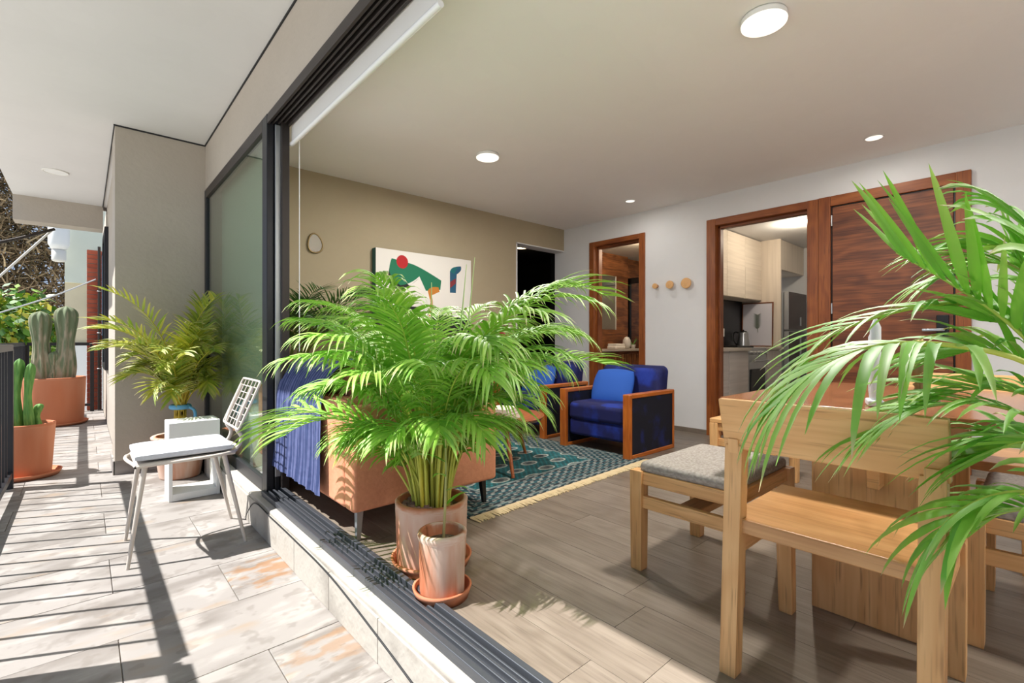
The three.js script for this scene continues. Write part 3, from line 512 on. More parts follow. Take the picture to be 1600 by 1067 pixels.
{ // painting
  const cv = document.createElement('canvas'); cv.width = 1024; cv.height = 720; const c = cv.getContext('2d');
  c.fillStyle = '#e2ded6'; c.fillRect(0, 0, 1024, 720);
  const poly = (col, pts) => { c.fillStyle = col; c.beginPath(); c.moveTo(...pts[0]); for (const q of pts.slice(1)) q.length === 2 ? c.lineTo(...q) : c.quadraticCurveTo(...q); c.closePath(); c.fill(); };
  poly('#1c1c1d', [[130, 150], [110, 230, 130, 290], [170, 330, 230, 350], [330, 310, 430, 220], [330, 300]]);
  poly('#16704f', [[150, 75], [120, 150, 130, 200], [160, 270, 240, 300], [350, 280, 430, 205], [500, 330], [560, 330, 660, 310], [670, 225], [420, 110, 330, 100]]);
  c.fillStyle = '#b01c20'; c.beginPath(); c.arc(255, 95, 58, 0, 7); c.fill();
  poly('#1f5470', [[770, 130], [790, 80, 900, 70], [920, 110, 850, 150], [840, 330], [770, 330]]); poly('#12666a', [[770, 130], [790, 80, 860, 80], [820, 150]]); poly('#7c2d34', [[770, 230], [838, 190], [838, 240], [770, 290]]);
  poly('#c07a2c', [[520, 330], [550, 280, 640, 290], [650, 330], [560, 370], [590, 420, 560, 560], [530, 560], [550, 430]]);
  poly('#151617', [[0, 480], [400, 480], [470, 600, 440, 720], [0, 720]]); c.fillStyle = '#c9c8c4'; c.beginPath(); c.ellipse(160, 535, 105, 20, 0, 0, 7); c.fill(); poly('#151617', [[560, 560], [760, 520, 1024, 600], [1024, 720], [560, 720]]);
  const map = new THREE.CanvasTexture(cv); map.colorSpace = THREE.SRGBColorSpace; map.magFilter = THREE.LinearFilter;
  const t = thing('abstract_painting', 'large abstract canvas with green, red and black shapes', 'painting', [2.6, 1.04, ZB]);
  part('canvas_box', rbx(-.56, .56, 0, .81, .002, .075, 'x', .003), std({ color: 0x35625f, roughness: .8 }), t, 'teal canvas edge');
  part('painted_face', new THREE.PlaneGeometry(1.118, .808).translate(0, .405, .0762), std({ map, roughness: .75 }), t);
}
{ // small mirror with rounded asymmetrical outline
  const sh = new THREE.Shape(), q = []; for (let i = 0; i < 40; i++) { const a = i / 40 * 6.2832; const r = 1 + .1 * Math.cos(a - .6) + .06 * Math.cos(3 * a + 1); q.push(new THREE.Vector2(Math.cos(a) * .062 * r, Math.sin(a) * .082 * r)); } sh.setFromPoints(q);
  const t = thing('wall_mirror', 'small pebble-shaped mirror on the beige wall', 'mirror', [1.5, 1.815, ZB]);
  part('mirror_glass', new THREE.ExtrudeGeometry(sh, { depth: .012, bevelEnabled: false }), M.mirror, t);
  part('rim', new THREE.TubeGeometry(new THREE.CatmullRomCurve3(q.map(p => V(p.x, p.y, .012)), true), 60, .007, 8, true), M.brass, t, 'thin brass rim');
}
['smallest round wooden coat peg', 'middle-sized round wooden coat peg', 'largest round wooden coat peg'].forEach((l, i) => {
  const [z, r] = [[-2.872, .03], [-2.692, .044], [-2.503, .056]][i], t = thing('coat_peg', l + ' beside the bathroom doorway', 'coat peg', [XW, 1.578, z], 0, 'wooden coat pegs');
  part('peg_head', lathe([[.001, .055], [r * .9, .055], [r, .05], [r, .036], [r * .85, .028], [.014, .022], [.014, 0]], 32).rotateZ(Math.PI / 2), M.oak, t); part('rosette', lathe([[.001, .003], [.02, .003], [.02, 0]], 20).rotateZ(Math.PI / 2), M.teak, t);
});
single('light_switch', [rb(.07, .115, .01, 3.583, 1.13, ZB + .005)], M.paintwhite, 'white light switch above the red lamp', 'switch');
single('wall_outlet', [rb(.11, .07, .01, 3.8, .87, ZB + .005)], M.paintwhite, 'pale wall outlet beside the dark doorway', 'outlet');
{
  const l = thing('floor_lamp', 'unlit slim floor lamp with red shade by the dark doorway', 'lamp', [3.53, 0, -4.14]);
  part('base', lathe([[.001, 0], [.1, 0], [.1, .012], [.012, .02], [.001, .02]], 28), M.brass, l); part('stem', tube([V(0, .01, 0), V(0, .4, 0), V(.0, .8, 0), V(.015, .98, 0), V(.05, 1.07, 0), V(.07, 1.1, 0)], .007), M.brass, l);
  const sh = lathe([[.03, .12], [.06, .1], [.082, .03], [.09, -.02], [.086, -.02], [.078, .03], [.055, .094], [.028, .113]], 32); sh.rotateZ(.35); sh.translate(.09, 1.02, .0); part('shade', sh, M.red, l, 'red dome shade');
  part('glass_rim', lathe([[.088, -.02], [.075, -.05], [.04, -.07]], 28).rotateZ(.35).translate(.09, 1.02, 0), M.glass, l);
}
// ---------------------------------------------------------------- balcony furniture
{
  const t = thing('wire_chair', 'cream wire-back metal chair on the balcony', 'chair', [.43, YB, -3.33]);
  const mt = std({ color: 0xd2c8bd, roughness: .5, metalness: .15 }), P = (x, y, z) => V(x - .43, y - YB, z + 3.33);
  for (const [fx, fz, tx, tz] of [[.165, -3.12, .24, -3.16], [.18, -3.58, .24, -3.48], [.7, -3.1, .6, -3.15], [.72, -3.56, .6, -3.49]]) part('leg', cyl(P(fx, YB, fz), P(tx, .315, tz), .0085, .013), mt, t);
  part('seat_pan', rb(.46, .018, .4, -.005, .521, .01, 'x', .008), mt, t);
  part('seat_frame', tube([P(.2, .315, -3.12), P(.64, .33, -3.12), P(.64, .33, -3.51), P(.2, .315, -3.51), P(.2, .315, -3.12)], .009, 60), mt, t);
  for (const z of [-3.17, -3.44]) part('back_support', tube([P(.56, .318, z), P(.67, .34, z), P(.695, .4, z), P(.67, .45, z), P(.69, .53, z), P(.755, .69, z)], .011, 40), mt, t);
  const x0 = .665, x1 = .78, y0 = .455, y1 = .725, z0 = -3.1, z1 = -3.5, L = (a, b) => P(x0 + (x1 - x0) * b, y0 + (y1 - y0) * b, z0 + (z1 - z0) * a);
  const fr = []; const c = .06; const loop = [L(c, 0), L(1 - c, 0), L(1, c), L(1, 1 - c), L(1 - c, 1), L(c, 1), L(0, 1 - c), L(0, c)];
  part('back_frame', new THREE.TubeGeometry(new THREE.CatmullRomCurve3(loop, true, 'catmullrom', .2), 80, .007, 8, true), mt, t);
  for (let i = 1; i < 5; i++) part('wire', cyl(L(i / 5, 0), L(i / 5, 1), .0032, .0032, 6), mt, t); for (let i = 1; i < 7; i++) part('wire', cyl(L(0, i / 7), L(1, i / 7), .0032, .0032, 6), mt, t);
  const g = new RoundedBoxGeometry(.45, .05, .4, 8, .022), p = g.attributes.position, g2 = metric(new THREE.BoxGeometry(.45, .05, .4, 30, 4, 26), 'x'), q = g2.attributes.position;
  for (let i = 0; i < q.count; i++) { const x = q.getX(i), z = q.getZ(i), y = q.getY(i), ex = 1 - Math.pow(Math.abs(x) / .226, 6), ez = 1 - Math.pow(Math.abs(z) / .201, 6), e = Math.sqrt(Math.max(0, ex * ez)); let d = 0; for (const [a, b] of [[-.1, -.09], [.1, -.09], [-.1, .09], [.1, .09], [0, 0]]) d += Math.exp(-((x - a) ** 2 + (z - b) ** 2) / .0012); q.setY(i, y * (.35 + .65 * e) - (y > 0 ? .018 * d : 0)); }
  g2.computeVertexNormals(); g2.translate(.42, .36, -3.315); single('seat_pad', g2, M.pad, 'tufted pale grey pad on the wire chair', 'cushion');
}
{
  const t = thing('balcony_side_table', 'white block side table with open frame base on the balcony', 'side table', [.615, YB, -4.33]);
  part('top_block', rb(.32, .16, .25, 0, .49, 0, 'x', .004), M.paintwhite, t);
  for (const s of [-1, 1]) part('leg', rb(.022, .42, .25, s * .149, .21, 0, 'y', .002), M.paintwhite, t);
  part('base', rb(.276, .05, .25, 0, .027, 0, 'x', .002), M.paintwhite, t);
}
single('cable', [tube([V(.79, -.19, -3.5), V(.785, -.04, -3.27), V(.785, -.03, -2.9), V(.785, -.03, -2.5), V(.785, -.04, -2.05), V(.785, -.1, -1.56), V(.785, -.14, -1.3), V(.785, -.19, -.9)], .004, 60, 6)], M.cable, 'thin black cable running along the sill step', 'cable');
// ---------------------------------------------------------------- plants
function pot(t, r, h, mat, opt = {}) {
  const { saucer = 0, top = r, wall = .018, lip = 0, lift = saucer ? .012 : 0 } = opt;
  part('pot', lathe([[.001, lift], [r * .96, lift], [r, lift + .012], [top, h - .03], [top + lip, h - .022], [top + lip + .002, h - .006], [top + lip - .006, h], [top - wall + .004, h], [top - wall, h - .01], [top - wall - .01, h - .06], [.001, h - .061]], 48), mat, t);
  if (saucer) part('saucer', lathe([[.001, 0], [saucer * .92, 0], [saucer, .03], [saucer + .004, .042], [saucer - .008, .042], [saucer * .9, .012], [.001, .011]], 48), opt.saucerMat || M.clay, t);
  const g = new THREE.CircleGeometry(top - wall - .004, 40, 0, 6.2832); g.rotateX(-Math.PI / 2); const s = lathe([[top - wall - .006, h - .045], [top * .5, h - .035], [.001, h - .03]], 40); part('soil', s, M.soil, t);
}
function colored(g, f) { const p = g.attributes.position, c = new Float32Array(p.count * 3); for (let i = 0; i < p.count; i++) { const q = f(i); c[i * 3] = q[0]; c[i * 3 + 1] = q[1]; c[i * 3 + 2] = q[2]; } g.setAttribute('color', new THREE.BufferAttribute(c, 3)); return g; }
const lin = (r, g, b) => { const c = new THREE.Color().setRGB(r / 255, g / 255, b / 255, THREE.SRGBColorSpace); return [c.r, c.g, c.b]; };
function taper(pts, r0, r1, c0, c1, n = 5) {
  const pos = [], nor = [], col = [], uv = [], idx = [], m = pts.length;
  for (let i = 0; i < m; i++) {
    const t = pts[Math.min(i + 1, m - 1)].clone().sub(pts[Math.max(i - 1, 0)]).normalize(), a = V(0, 1, 0).cross(t); if (a.lengthSq() < 1e-4) a.set(1, 0, 0); a.normalize(); const b = t.clone().cross(a), k = i / (m - 1), r = r0 + (r1 - r0) * k, c = mix(c0, c1, k);
    for (let j = 0; j < n; j++) { const w = j / n * 6.2832, d = a.clone().multiplyScalar(Math.cos(w)).addScaledVector(b, Math.sin(w)); pos.push(pts[i].x + d.x * r, pts[i].y + d.y * r, pts[i].z + d.z * r); nor.push(d.x, d.y, d.z); col.push(...c); uv.push(j / n, k); }
  }
  for (let i = 0; i < m - 1; i++) for (let j = 0; j < n; j++) { const a = i * n + j, b = i * n + (j + 1) % n; idx.push(a, b, a + n, b, b + n, a + n); }
  const g = new THREE.BufferGeometry(); g.setAttribute('position', new THREE.Float32BufferAttribute(pos, 3)); g.setAttribute('normal', new THREE.Float32BufferAttribute(nor, 3)); g.setAttribute('uv', new THREE.Float32BufferAttribute(uv, 2)); g.setAttribute('color', new THREE.Float32BufferAttribute(col, 3)); g.setIndex(idx); return g;
}
function leaflet(o, dir, wide, len, w, droop, cb, ct, tipc, seg = 5) {
  const pos = [], col = [], uv = [], idx = [], d = dir.clone(), p = o.clone(), wv = wide.clone();
  for (let i = 0; i <= seg; i++) {
    const k = i / seg, pw = w * .5 * (i === seg ? .02 : Math.min(1, .35 + k * 2.6) * Math.pow(1 - k, .55) * 1.15);
    wv.addScaledVector(d, -wv.dot(d)).normalize(); const n = d.clone().cross(wv); const c = tipc && k > .9 ? tipc : mix(cb, ct, k);
    for (const s of [-1, 0, 1]) { const q = p.clone().addScaledVector(wv, s * pw); if (s === 0) q.addScaledVector(n, pw * .35); pos.push(q.x, q.y, q.z); col.push(...c); uv.push((s + 1) / 2, k); }
    p.addScaledVector(d, len / seg); d.y -= droop * (.4 + k) / seg; d.normalize();
  }
  for (let i = 0; i < seg; i++) for (let j = 0; j < 2; j++) { const a = i * 3 + j, b = a + 3; idx.push(a, a + 1, b, a + 1, b + 1, b); }
  const g = new THREE.BufferGeometry(); g.setAttribute('position', new THREE.Float32BufferAttribute(pos, 3)); g.setAttribute('uv', new THREE.Float32BufferAttribute(uv, 2)); g.setAttribute('color', new THREE.Float32BufferAttribute(col, 3)); g.setIndex(idx); g.computeVertexNormals(); g.userData.size = len * w; return g;
}
function arch(base, az, el, len, bend, r, n = 18, wob = .1, pw = 1.7, clamp) {   // a stem that rises and bows over
  const pts = [base.clone()], p = base.clone(); let a = az, e = el;
  for (let i = 1; i <= n; i++) { const k = i / n; e = el - bend * Math.pow(k, pw); a += (r() - .5) * wob; p.add(V(Math.cos(e) * Math.cos(a), Math.sin(e), Math.cos(e) * Math.sin(a)).multiplyScalar(len / n)); if (clamp) clamp(p); pts.push(p.clone()); }
  return pts;
}
function fronds(palm, list, o) {   // list of {pts, from, pairs, len, w}
  const r = o.r, all = [];
  list.forEach((f) => {
    const cv = new THREE.CatmullRomCurve3(f.pts), N = 26, P = cv.getPoints(N);
    const stem = taper(P, f.r0 || .006, .0012, o.stem0, o.stem1), mesh = part('frond', stem, M.stemgreen, palm), mine = [];
    for (let i = 0; i < f.pairs; i++) for (const s of [-1, 1]) {
      const k = (i + r() * .35 + (s > 0 ? .25 : 0)) / f.pairs, t = f.from + (1 - f.from) * Math.min(1, k), q = cv.getPoint(t), tg = cv.getTangent(t), up = V(0, 1, 0); let side = tg.clone().cross(up); if (side.lengthSq() < .02) side = V(1, 0, 0); side.normalize(); const nr = side.clone().cross(tg).normalize();
      const ang = (1.05 - .6 * k) * (.85 + .3 * r()) * (f.open || 1), d = tg.clone().multiplyScalar(Math.cos(ang)).addScaledVector(side, s * Math.sin(ang)).addScaledVector(nr, (f.vee ?? .3) * (.6 + .7 * r())).normalize();
      const len = f.len * (.55 + .75 * Math.sin(Math.PI * Math.min(1, .18 + .74 * k))) * (.85 + .3 * r()) * .8, tone = r(), c0 = mix(o.c0, o.c1, tone), c1 = mix(c0, o.c2, o.tipmix * r());
      const g = leaflet(q, d, tg, len, f.w * (.75 + .4 * r()), f.droop * (.7 + .6 * r()), c0, c1, r() < o.dry ? o.dryc : null, o.seg || 5);
      mine.push({ g, mesh, near: f.near || 1 });
    }
    if (o.single) { const gs = mine.map(q => q.g.toNonIndexed()); const m = part('leaflets', mergeGeometries(gs), M.leaf, mesh); } else all.push(...mine);
  });
  if (!o.single) { all.sort((a, b) => b.g.userData.size * b.near - a.g.userData.size * a.near); all.slice(0, 300).forEach(q => part('leaflet', q.g, M.leaf, q.mesh));
    if (all.length > 300) { const m = part('small_leaflets', mergeGeometries(all.slice(300).map(q => q.g.toNonIndexed())), M.leaf, palm); m.userData.kind = 'stuff'; } }
}
const GREEN = { c0: lin(118, 184, 46), c1: lin(164, 216, 76), c2: lin(206, 224, 128), dryc: lin(214, 186, 150), stem0: lin(196, 190, 80), stem1: lin(150, 190, 70), tipmix: .6, dry: .4 };
{ // palm in the big clay pot at the sliding door
  const r = rng(101), t = thing('potted_palm', 'areca palm in large whitened clay pot by the sliding door', 'potted plant', [1.13, 0, -1.78]);
  pot(t, .148, .285, M.clayWhite, { saucer: .17, top: .155, wall: .02 });
  const st = []; for (let i = 0; i < 40; i++) { const a = 2 + r() * 2.6, q = .07 + r() * .055, g = new THREE.IcosahedronGeometry(.012 + r() * .008, 0); g.translate(Math.cos(a) * q, .255 + r() * .01, Math.sin(a) * q); st.push(g); } const gm = part('gravel', st, M.lava, t, 'reddish lava gravel'); gm.userData.kind = 'stuff';
  const L = []; for (let i = 0; i < 64; i++) {
    const az = i * 1.859996 + r() * .5, lv = i % 9 === 0 && Math.cos(az - 2.14) < .2 ? 0 : 1 + i % 3, out = .66 + .34 * (.5 + .5 * Math.cos(az - .4)), el = 1.54 - r() * .14 - (lv === 0 ? .1 : 0), len = [.58, .82, 1.02, 1.2][lv] * (.92 + .2 * r()) * (lv > 1 ? .5 + .5 * out : out), bend = ([1.9, 1.8, 1.6, 1.25][lv] + r() * .6) * (.6 + .4 * out), q = .08 * Math.sqrt(r());
    L.push({ pts: arch(V(Math.cos(az) * q, .24, Math.sin(az) * q), az, el, len, bend, r, 18, .12, 2.3), from: [.42, .46, .5, .52][lv], pairs: 24, len: .21, w: .016, droop: 1.9 + r(), r0: .0065, vee: .15 });
  }
  // long fronds reaching right, and bowing low toward the balcony
  L.push({ pts: arch(V(.05, .24, .02), .55, 1.32, 1.1, 1.6, r), from: .45, pairs: 20, len: .22, w: .015, droop: 1.2 }, { pts: arch(V(.05, .24, 0), .35, 1.42, 1.5, 1.75, r, 18, .05, 2.2), from: .55, pairs: 20, len: .27, w: .017, droop: 1.2 },
    { pts: arch(V(-.05, .24, -.02), 4.0, 1.1, .98, 1.9, r), from: .4, pairs: 18, len: .26, w: .02, droop: 1.3 }, { pts: arch(V(-.04, .24, .04), 3.6, 1.3, .8, 1.9, r), from: .45, pairs: 18, len: .27, w: .018, droop: 1.2 });
  fronds(t, L, { ...GREEN, r });
  for (const [x, z, h] of [[.16, .1, 1.34], [.1, .12, 1.3], [-.02, .03, 1.22]]) part('spear', taper([V(x * .2, .24, z * .2), V(x * .5, .7, z * .5), V(x * .85, 1.05, z * .85), V(x, h, z)], .007, .0015, lin(150, 184, 62), lin(196, 216, 150), 6), M.stemgreen, t, 'unopened pale spear leaf');
  const c = []; for (let i = 0; i < 16; i++) { const a = r() * 6.28, q = .02 + r() * .06; c.push(taper([V(Math.cos(a) * q, .22, Math.sin(a) * q), V(Math.cos(a) * q * 1.25, .45, Math.sin(a) * q * 1.25), V(Math.cos(a) * q * 1.7, .7, Math.sin(a) * q * 1.7)], .009, .005, lin(214, 184, 60), lin(150, 184, 62), 6)); part('cane', c.pop(), M.stemgreen, t); }
}
{ // small pot with a young plant
  const r = rng(113), t = thing('potted_seedling', 'thin young plant in small whitened clay pot at the track', 'potted plant', [1.015, 0, -1.525]);
  pot(t, .084, .25, M.clayWhite2, { saucer: .108, top: .088, wall: .014, lip: .004 });
  part('stem', taper([V(.005, .2, 0), V(.01, .32, .004), V(.018, .46, .0), V(.022, .6, -.01)], .006, .004, lin(176, 158, 110), lin(160, 170, 90), 7), M.stemgreen, t);
  for (let i = 0; i < 5; i++) { const a = i * 1.3, h = .34 + i * .055; part('leaf', leaflet(V(.015, h, 0), V(Math.cos(a), .6, Math.sin(a)).normalize(), V(-Math.sin(a), 0, Math.cos(a)), .12, .022, 1.4, GREEN.c0, GREEN.c1, null), M.leaf, t); }
}
{ // palm close to the camera on the right
  const at = (u, v, d) => { const a = (u - 800) / 742.72, s = Math.sin(YAW), c = Math.cos(YAW); return V((s + a * c) * d, .97 + (532.19 - v) / 742.72 * d, (-c + a * s) * d); };
  const r = rng(131), B = V(1.4, 0, .2), t = thing('potted_palm', 'large areca palm in the right foreground by the dining chair', 'potted plant', [B.x, 0, B.z]);
  pot(t, .15, .3, M.clayWhite, { saucer: .17, top: .155, wall: .02 });
  const F = (list, o) => ({ pts: [V((r() - .5) * .08, .25, (r() - .5) * .08), ...list.map(q => at(...q).sub(B))], r0: .008, pairs: 14, len: .3, w: .034, droop: 1.4, from: .45, ...o });
  fronds(t, [
    F([[1760, 720, .9], [1660, 590, .95], [1570, 500, 1.0], [1480, 440, 1.05], [1400, 395, 1.1]], { len: .28, w: .027, droop: .2, vee: .32, open: .95, from: .52, pairs: 12, near: 2 }),
    F([[1740, 700, .86], [1620, 575, .86], [1490, 540, .88], [1370, 540, .9], [1280, 575, .93], [1215, 630, .96]], { len: .3, w: .025, droop: 2.3, vee: .05, from: .46, pairs: 17, near: 2 }),
    F([[1740, 760, .95], [1630, 660, 1.0], [1530, 630, 1.05], [1430, 640, 1.1], [1350, 680, 1.14]], { len: .26, w: .017, droop: 1.2, vee: .1, pairs: 15 }),
    F([[1700, 800, .82], [1620, 770, .86], [1550, 775, .9], [1490, 805, .92], [1450, 850, .94]], { len: .22, w: .03, droop: 1.9, vee: .05, pairs: 8, near: 2 }),
    F([[1730, 640, 1.05], [1630, 510, 1.1], [1510, 475, 1.15], [1390, 490, 1.2], [1290, 530, 1.24], [1235, 590, 1.27]], { len: .27, w: .02, droop: 1.0, vee: .15, pairs: 15 }),
    F([[1740, 850, .92], [1650, 800, .96], [1570, 800, 1.0], [1510, 840, 1.04]], { len: .22, w: .022, droop: 1.5, pairs: 11 }),
    F([[1720, 560, 1.05], [1650, 430, 1.1], [1580, 385, 1.14], [1500, 385, 1.18]], { len: .25, w: .024, droop: 1.2, vee: .1, pairs: 12 }),
    F([[1740, 640, .85], [1680, 470, .88], [1630, 380, .92], [1570, 330, .96]], { len: .24, w: .026, droop: 1.6, vee: .1, pairs: 11 }),
    F([[1740, 720, 1.0], [1660, 640, 1.05], [1580, 610, 1.1], [1500, 610, 1.14], [1440, 640, 1.17]], { len: .25, w: .022, droop: 1.2, pairs: 13 }),
    F([[1740, 740, .9], [1660, 690, .95], [1590, 690, 1.0], [1530, 720, 1.04]], { len: .25, w: .025, droop: 1.4, pairs: 11 }),
    F([[1740, 700, .95], [1650, 560, 1.0], [1590, 510, 1.04], [1530, 500, 1.08]], { len: .26, w: .026, droop: 1.0, pairs: 11 }),
    F([[1740, 640, 1.0], [1670, 500, 1.06], [1610, 430, 1.12], [1550, 410, 1.18], [1480, 430, 1.22]], { len: .25, w: .022, droop: 1.3, vee: .1, pairs: 13 }),
    F([[1750, 700, 1.05], [1680, 560, 1.12], [1620, 470, 1.18], [1580, 400, 1.22]], { len: .26, w: .024, droop: .8, vee: .3, pairs: 11 }),
    F([[1740, 760, 1.0], [1670, 650, 1.05], [1610, 570, 1.1], [1540, 545, 1.14], [1470, 560, 1.18]], { len: .24, w: .022, droop: 1.4, pairs: 13 }),
    F([[1750, 900, .95], [1690, 800, 1.0], [1640, 720, 1.05], [1580, 690, 1.1], [1510, 705, 1.14]], { len: .22, w: .022, droop: 1.4, pairs: 12 }),
  ], { ...GREEN, c0: lin(100, 178, 52), c1: lin(142, 206, 66), r, seg: 7 });
}
{ // yellowish palm tied with a ribbon on the balcony
  const r = rng(151), t = thing('potted_palm', 'yellow-green palm tied with blue ribbon on the balcony', 'potted plant', [.62, YB, -4.98]);
  pot(t, .15, .36, M.clayPale, { top: .195, wall: .025, lip: .012 });
  const cl = p => { p.z = Math.max(p.z, -.17); p.x = Math.min(p.x, .17); };
  const L = []; for (let i = 0; i < 42; i++) { const az = i * 1.859996 + r() * .4, top = r(), up = V(Math.cos(az) * .04, .62, Math.sin(az) * .04), a = arch(up, az, 1.5 - .45 * (1 - top) * r(), .45 + .72 * top, 1.2 + 1.0 * (1 - top), r, 12, .1, 1.9, cl); L.push({ pts: [V(Math.cos(az) * .09 * r(), .31, Math.sin(az) * .09 * r()), up.clone().setY(.5), ...a], from: .34, pairs: 22, len: .19, w: .019, droop: .9, r0: .007, vee: .25 }); }
  fronds(t, L, { c0: lin(122, 158, 38), c1: lin(196, 196, 58), c2: lin(206, 190, 120), dryc: lin(206, 176, 140), stem0: lin(206, 170, 50), stem1: lin(170, 170, 50), tipmix: .7, dry: .6, r, single: true, seg: 4 });
  const rb1 = part('ribbon', new THREE.TorusGeometry(.068, .016, 8, 30).rotateX(Math.PI / 2).scale(1, 1.3, 1).translate(0, .6, 0), M.ribbon, t, 'light blue ribbon');
  part('ribbon_tail', new THREE.TubeGeometry(new THREE.CatmullRomCurve3([V(.05, .6, .05), V(.09, .57, .06), V(.1, .52, .06), V(.09, .48, .06)]), 16, .014, 6), M.ribbon, rb1);
}
{ // dark palm in the room corner
  const r = rng(171), t = thing('potted_palm', 'dark green palm in tall cream planter behind the sofa', 'potted plant', [1.24, 0, -4.02]);
  part('planter', lathe([[.001, 0], [.13, 0], [.17, .74], [.17, .78], [.155, .78], [.15, .72], [.001, .71]], 40), M.offwhite, t); part('soil', lathe([[.152, .73], [.001, .74]], 30), M.soil, t);
  const L = []; for (let i = 0; i < 20; i++) { const az = -.9 + (i / 20) * 3.4 + r() * .3; L.push({ pts: arch(V(Math.cos(az) * .04, .72, Math.sin(az) * .04), az, 1.45 - r() * .4, .7 + r() * .4, 1.2 + r() * .7, r, 12, .1, 1.7, p => { p.z = Math.max(p.z, -.02); p.x = Math.max(p.x, -.03); }), from: .3, pairs: 20, len: .2, w: .015, droop: .8, r0: .006 }); }
  fronds(t, L, { c0: lin(40, 92, 36), c1: lin(80, 130, 56), c2: lin(110, 150, 80), dryc: lin(150, 130, 90), stem0: lin(110, 130, 50), stem1: lin(80, 120, 40), tipmix: .5, dry: .2, r, single: true, seg: 4 });
}
function cactusColumn(pts, r, ribs) {
  const cv = new THREE.CatmullRomCurve3(pts), n = 30, m = ribs * 6, pos = [], uv = [], idx = [];
  for (let i = 0; i <= n; i++) { const k = i / n, p = cv.getPoint(k), R = r * (.86 + .14 * Math.sin(k * 9)) * (k > .88 ? Math.sqrt(Math.max(0, 1 - ((k - .88) / .12) ** 2)) : 1); for (let j = 0; j <= m; j++) { const a = j / m * 6.2832, q = R * (1 + .14 * Math.cos(a * ribs)); pos.push(p.x + Math.cos(a) * q, p.y, p.z + Math.sin(a) * q); uv.push(j / m * 2, k); } }
  for (let i = 0; i < n; i++) for (let j = 0; j < m; j++) { const a = i * (m + 1) + j, b = a + m + 1; idx.push(a, b, a + 1, b, b + 1, a + 1); }
  const g = new THREE.BufferGeometry(); g.setAttribute('position', new THREE.Float32BufferAttribute(pos, 3)); g.setAttribute('uv', new THREE.Float32BufferAttribute(uv, 2)); g.setIndex(idx); g.computeVertexNormals(); return g;
}
{
  const a = thing('potted_cactus', 'slim green cactus in clay pot behind the near railing', 'potted plant', [-.37, YB, -5.84]);
  pot(a, .16, .46, M.clay, { saucer: .225, top: .185, wall: .02 });
  for (const [x, z, h, w] of [[-.05, 0, 1.02, .035], [.02, .02, .98, .032], [.07, -.02, .62, .03]]) part('column', cactusColumn([V(x, .4, z), V(x - .01, .4 + (h - .4) * .5, z), V(x + .01, h, z)], w, 5), M.cactusGreen, a);
  const b = thing('potted_cactus', 'two thick grey columnar cacti in big clay pot', 'potted plant', [-.31, YB, -9.22]);
  pot(b, .31, .66, M.clay, { saucer: .36, top: .335, wall: .03 });
  for (const [x, z, h, w] of [[-.13, 0, 1.58, .105], [.12, .03, 1.66, .115], [.0, .08, 1.02, .05]]) part('column', cactusColumn([V(x * .8, .58, z), V(x, .58 + (h - .58) * .5, z), V(x * 1.05, h, z)], w, 8), M.cactus, b);
}
// ---------------------------------------------------------------- beyond the balcony
single('ground', [bx(-60, 60, -3.4, -3.2, -60, 40)], M.ground, 'pale paved ground far below the balcony', 'ground', null, 'structure');
{
  const h = thing('neighbour_house', 'beige neighbouring house beyond the balcony end', 'building', [1.4, -3.2, -18]);
  part('wall', bx(-1.75, 3, 4.1, 5.6, -2, 2), M.house, h); part('upper_wall', bx(-1.75, 3, 5.6, 9, -2, 2.1), M.houseTop, h); part('lower_wall', bx(-1.8, 3, 0, 4.1, -2, 2.1), M.paintwhite, h, 'white lower storey');
  const w = part('window', [rbx(-1.15, -1.05, 4.2, 6.4, 2.1, 2.2), rbx(-.2, -.1, 4.2, 6.4, 2.1, 2.2), rbx(-1.15, -.1, 4.2, 4.3, 2.1, 2.2), rbx(-1.15, -.1, 6.3, 6.4, 2.1, 2.2)], M.blueframe, h); part('pane', bx(-1.05, -.2, 4.3, 6.3, 2.1, 2.14), M.tint, w);
  const k = thing('roof_tank', 'white round tank hanging under the neighbouring eaves', 'tank', [-.44, 3.1, -15.5]);
  part('body', lathe([[.001, .0], [.14, .03], [.19, .14], [.19, .65], [.001, .65]], 32), M.paintwhite, k); part('collar', lathe([[.001, -.28], [.11, -.26], [.13, -.22], [.13, 0], [.001, .03]], 28), M.offwhite, k);
  const b = thing('brick_pier', 'narrow red brick pier at the far balcony corner', 'pier', [.13, YB, -10.75]);
  let n = 0; for (let y = 0; y < 2.7; y += .075) { part('brick', rb(.19, .066, .09, 0, y + .035, n % 2 ? .01 : 0, 'x', .003), M.brick, b); n++; } part('mortar', bx(-.09, .09, 0, 2.7, -.05, .04), M.grout, b);
  const p = thing('drain_pipe', 'slim metal drain pipe clipped to the brick pier', 'pipe', [.19, YB, -10.6]); part('pipe', cyl(V(0, 0, 0), V(0, 2.75, 0), .02), M.darkbrown, p); for (const y of [.7, 1.3, 2.0]) part('clip', new THREE.TorusGeometry(.026, .008, 6, 16).rotateX(Math.PI / 2).translate(0, y, 0), M.steel, p);
}
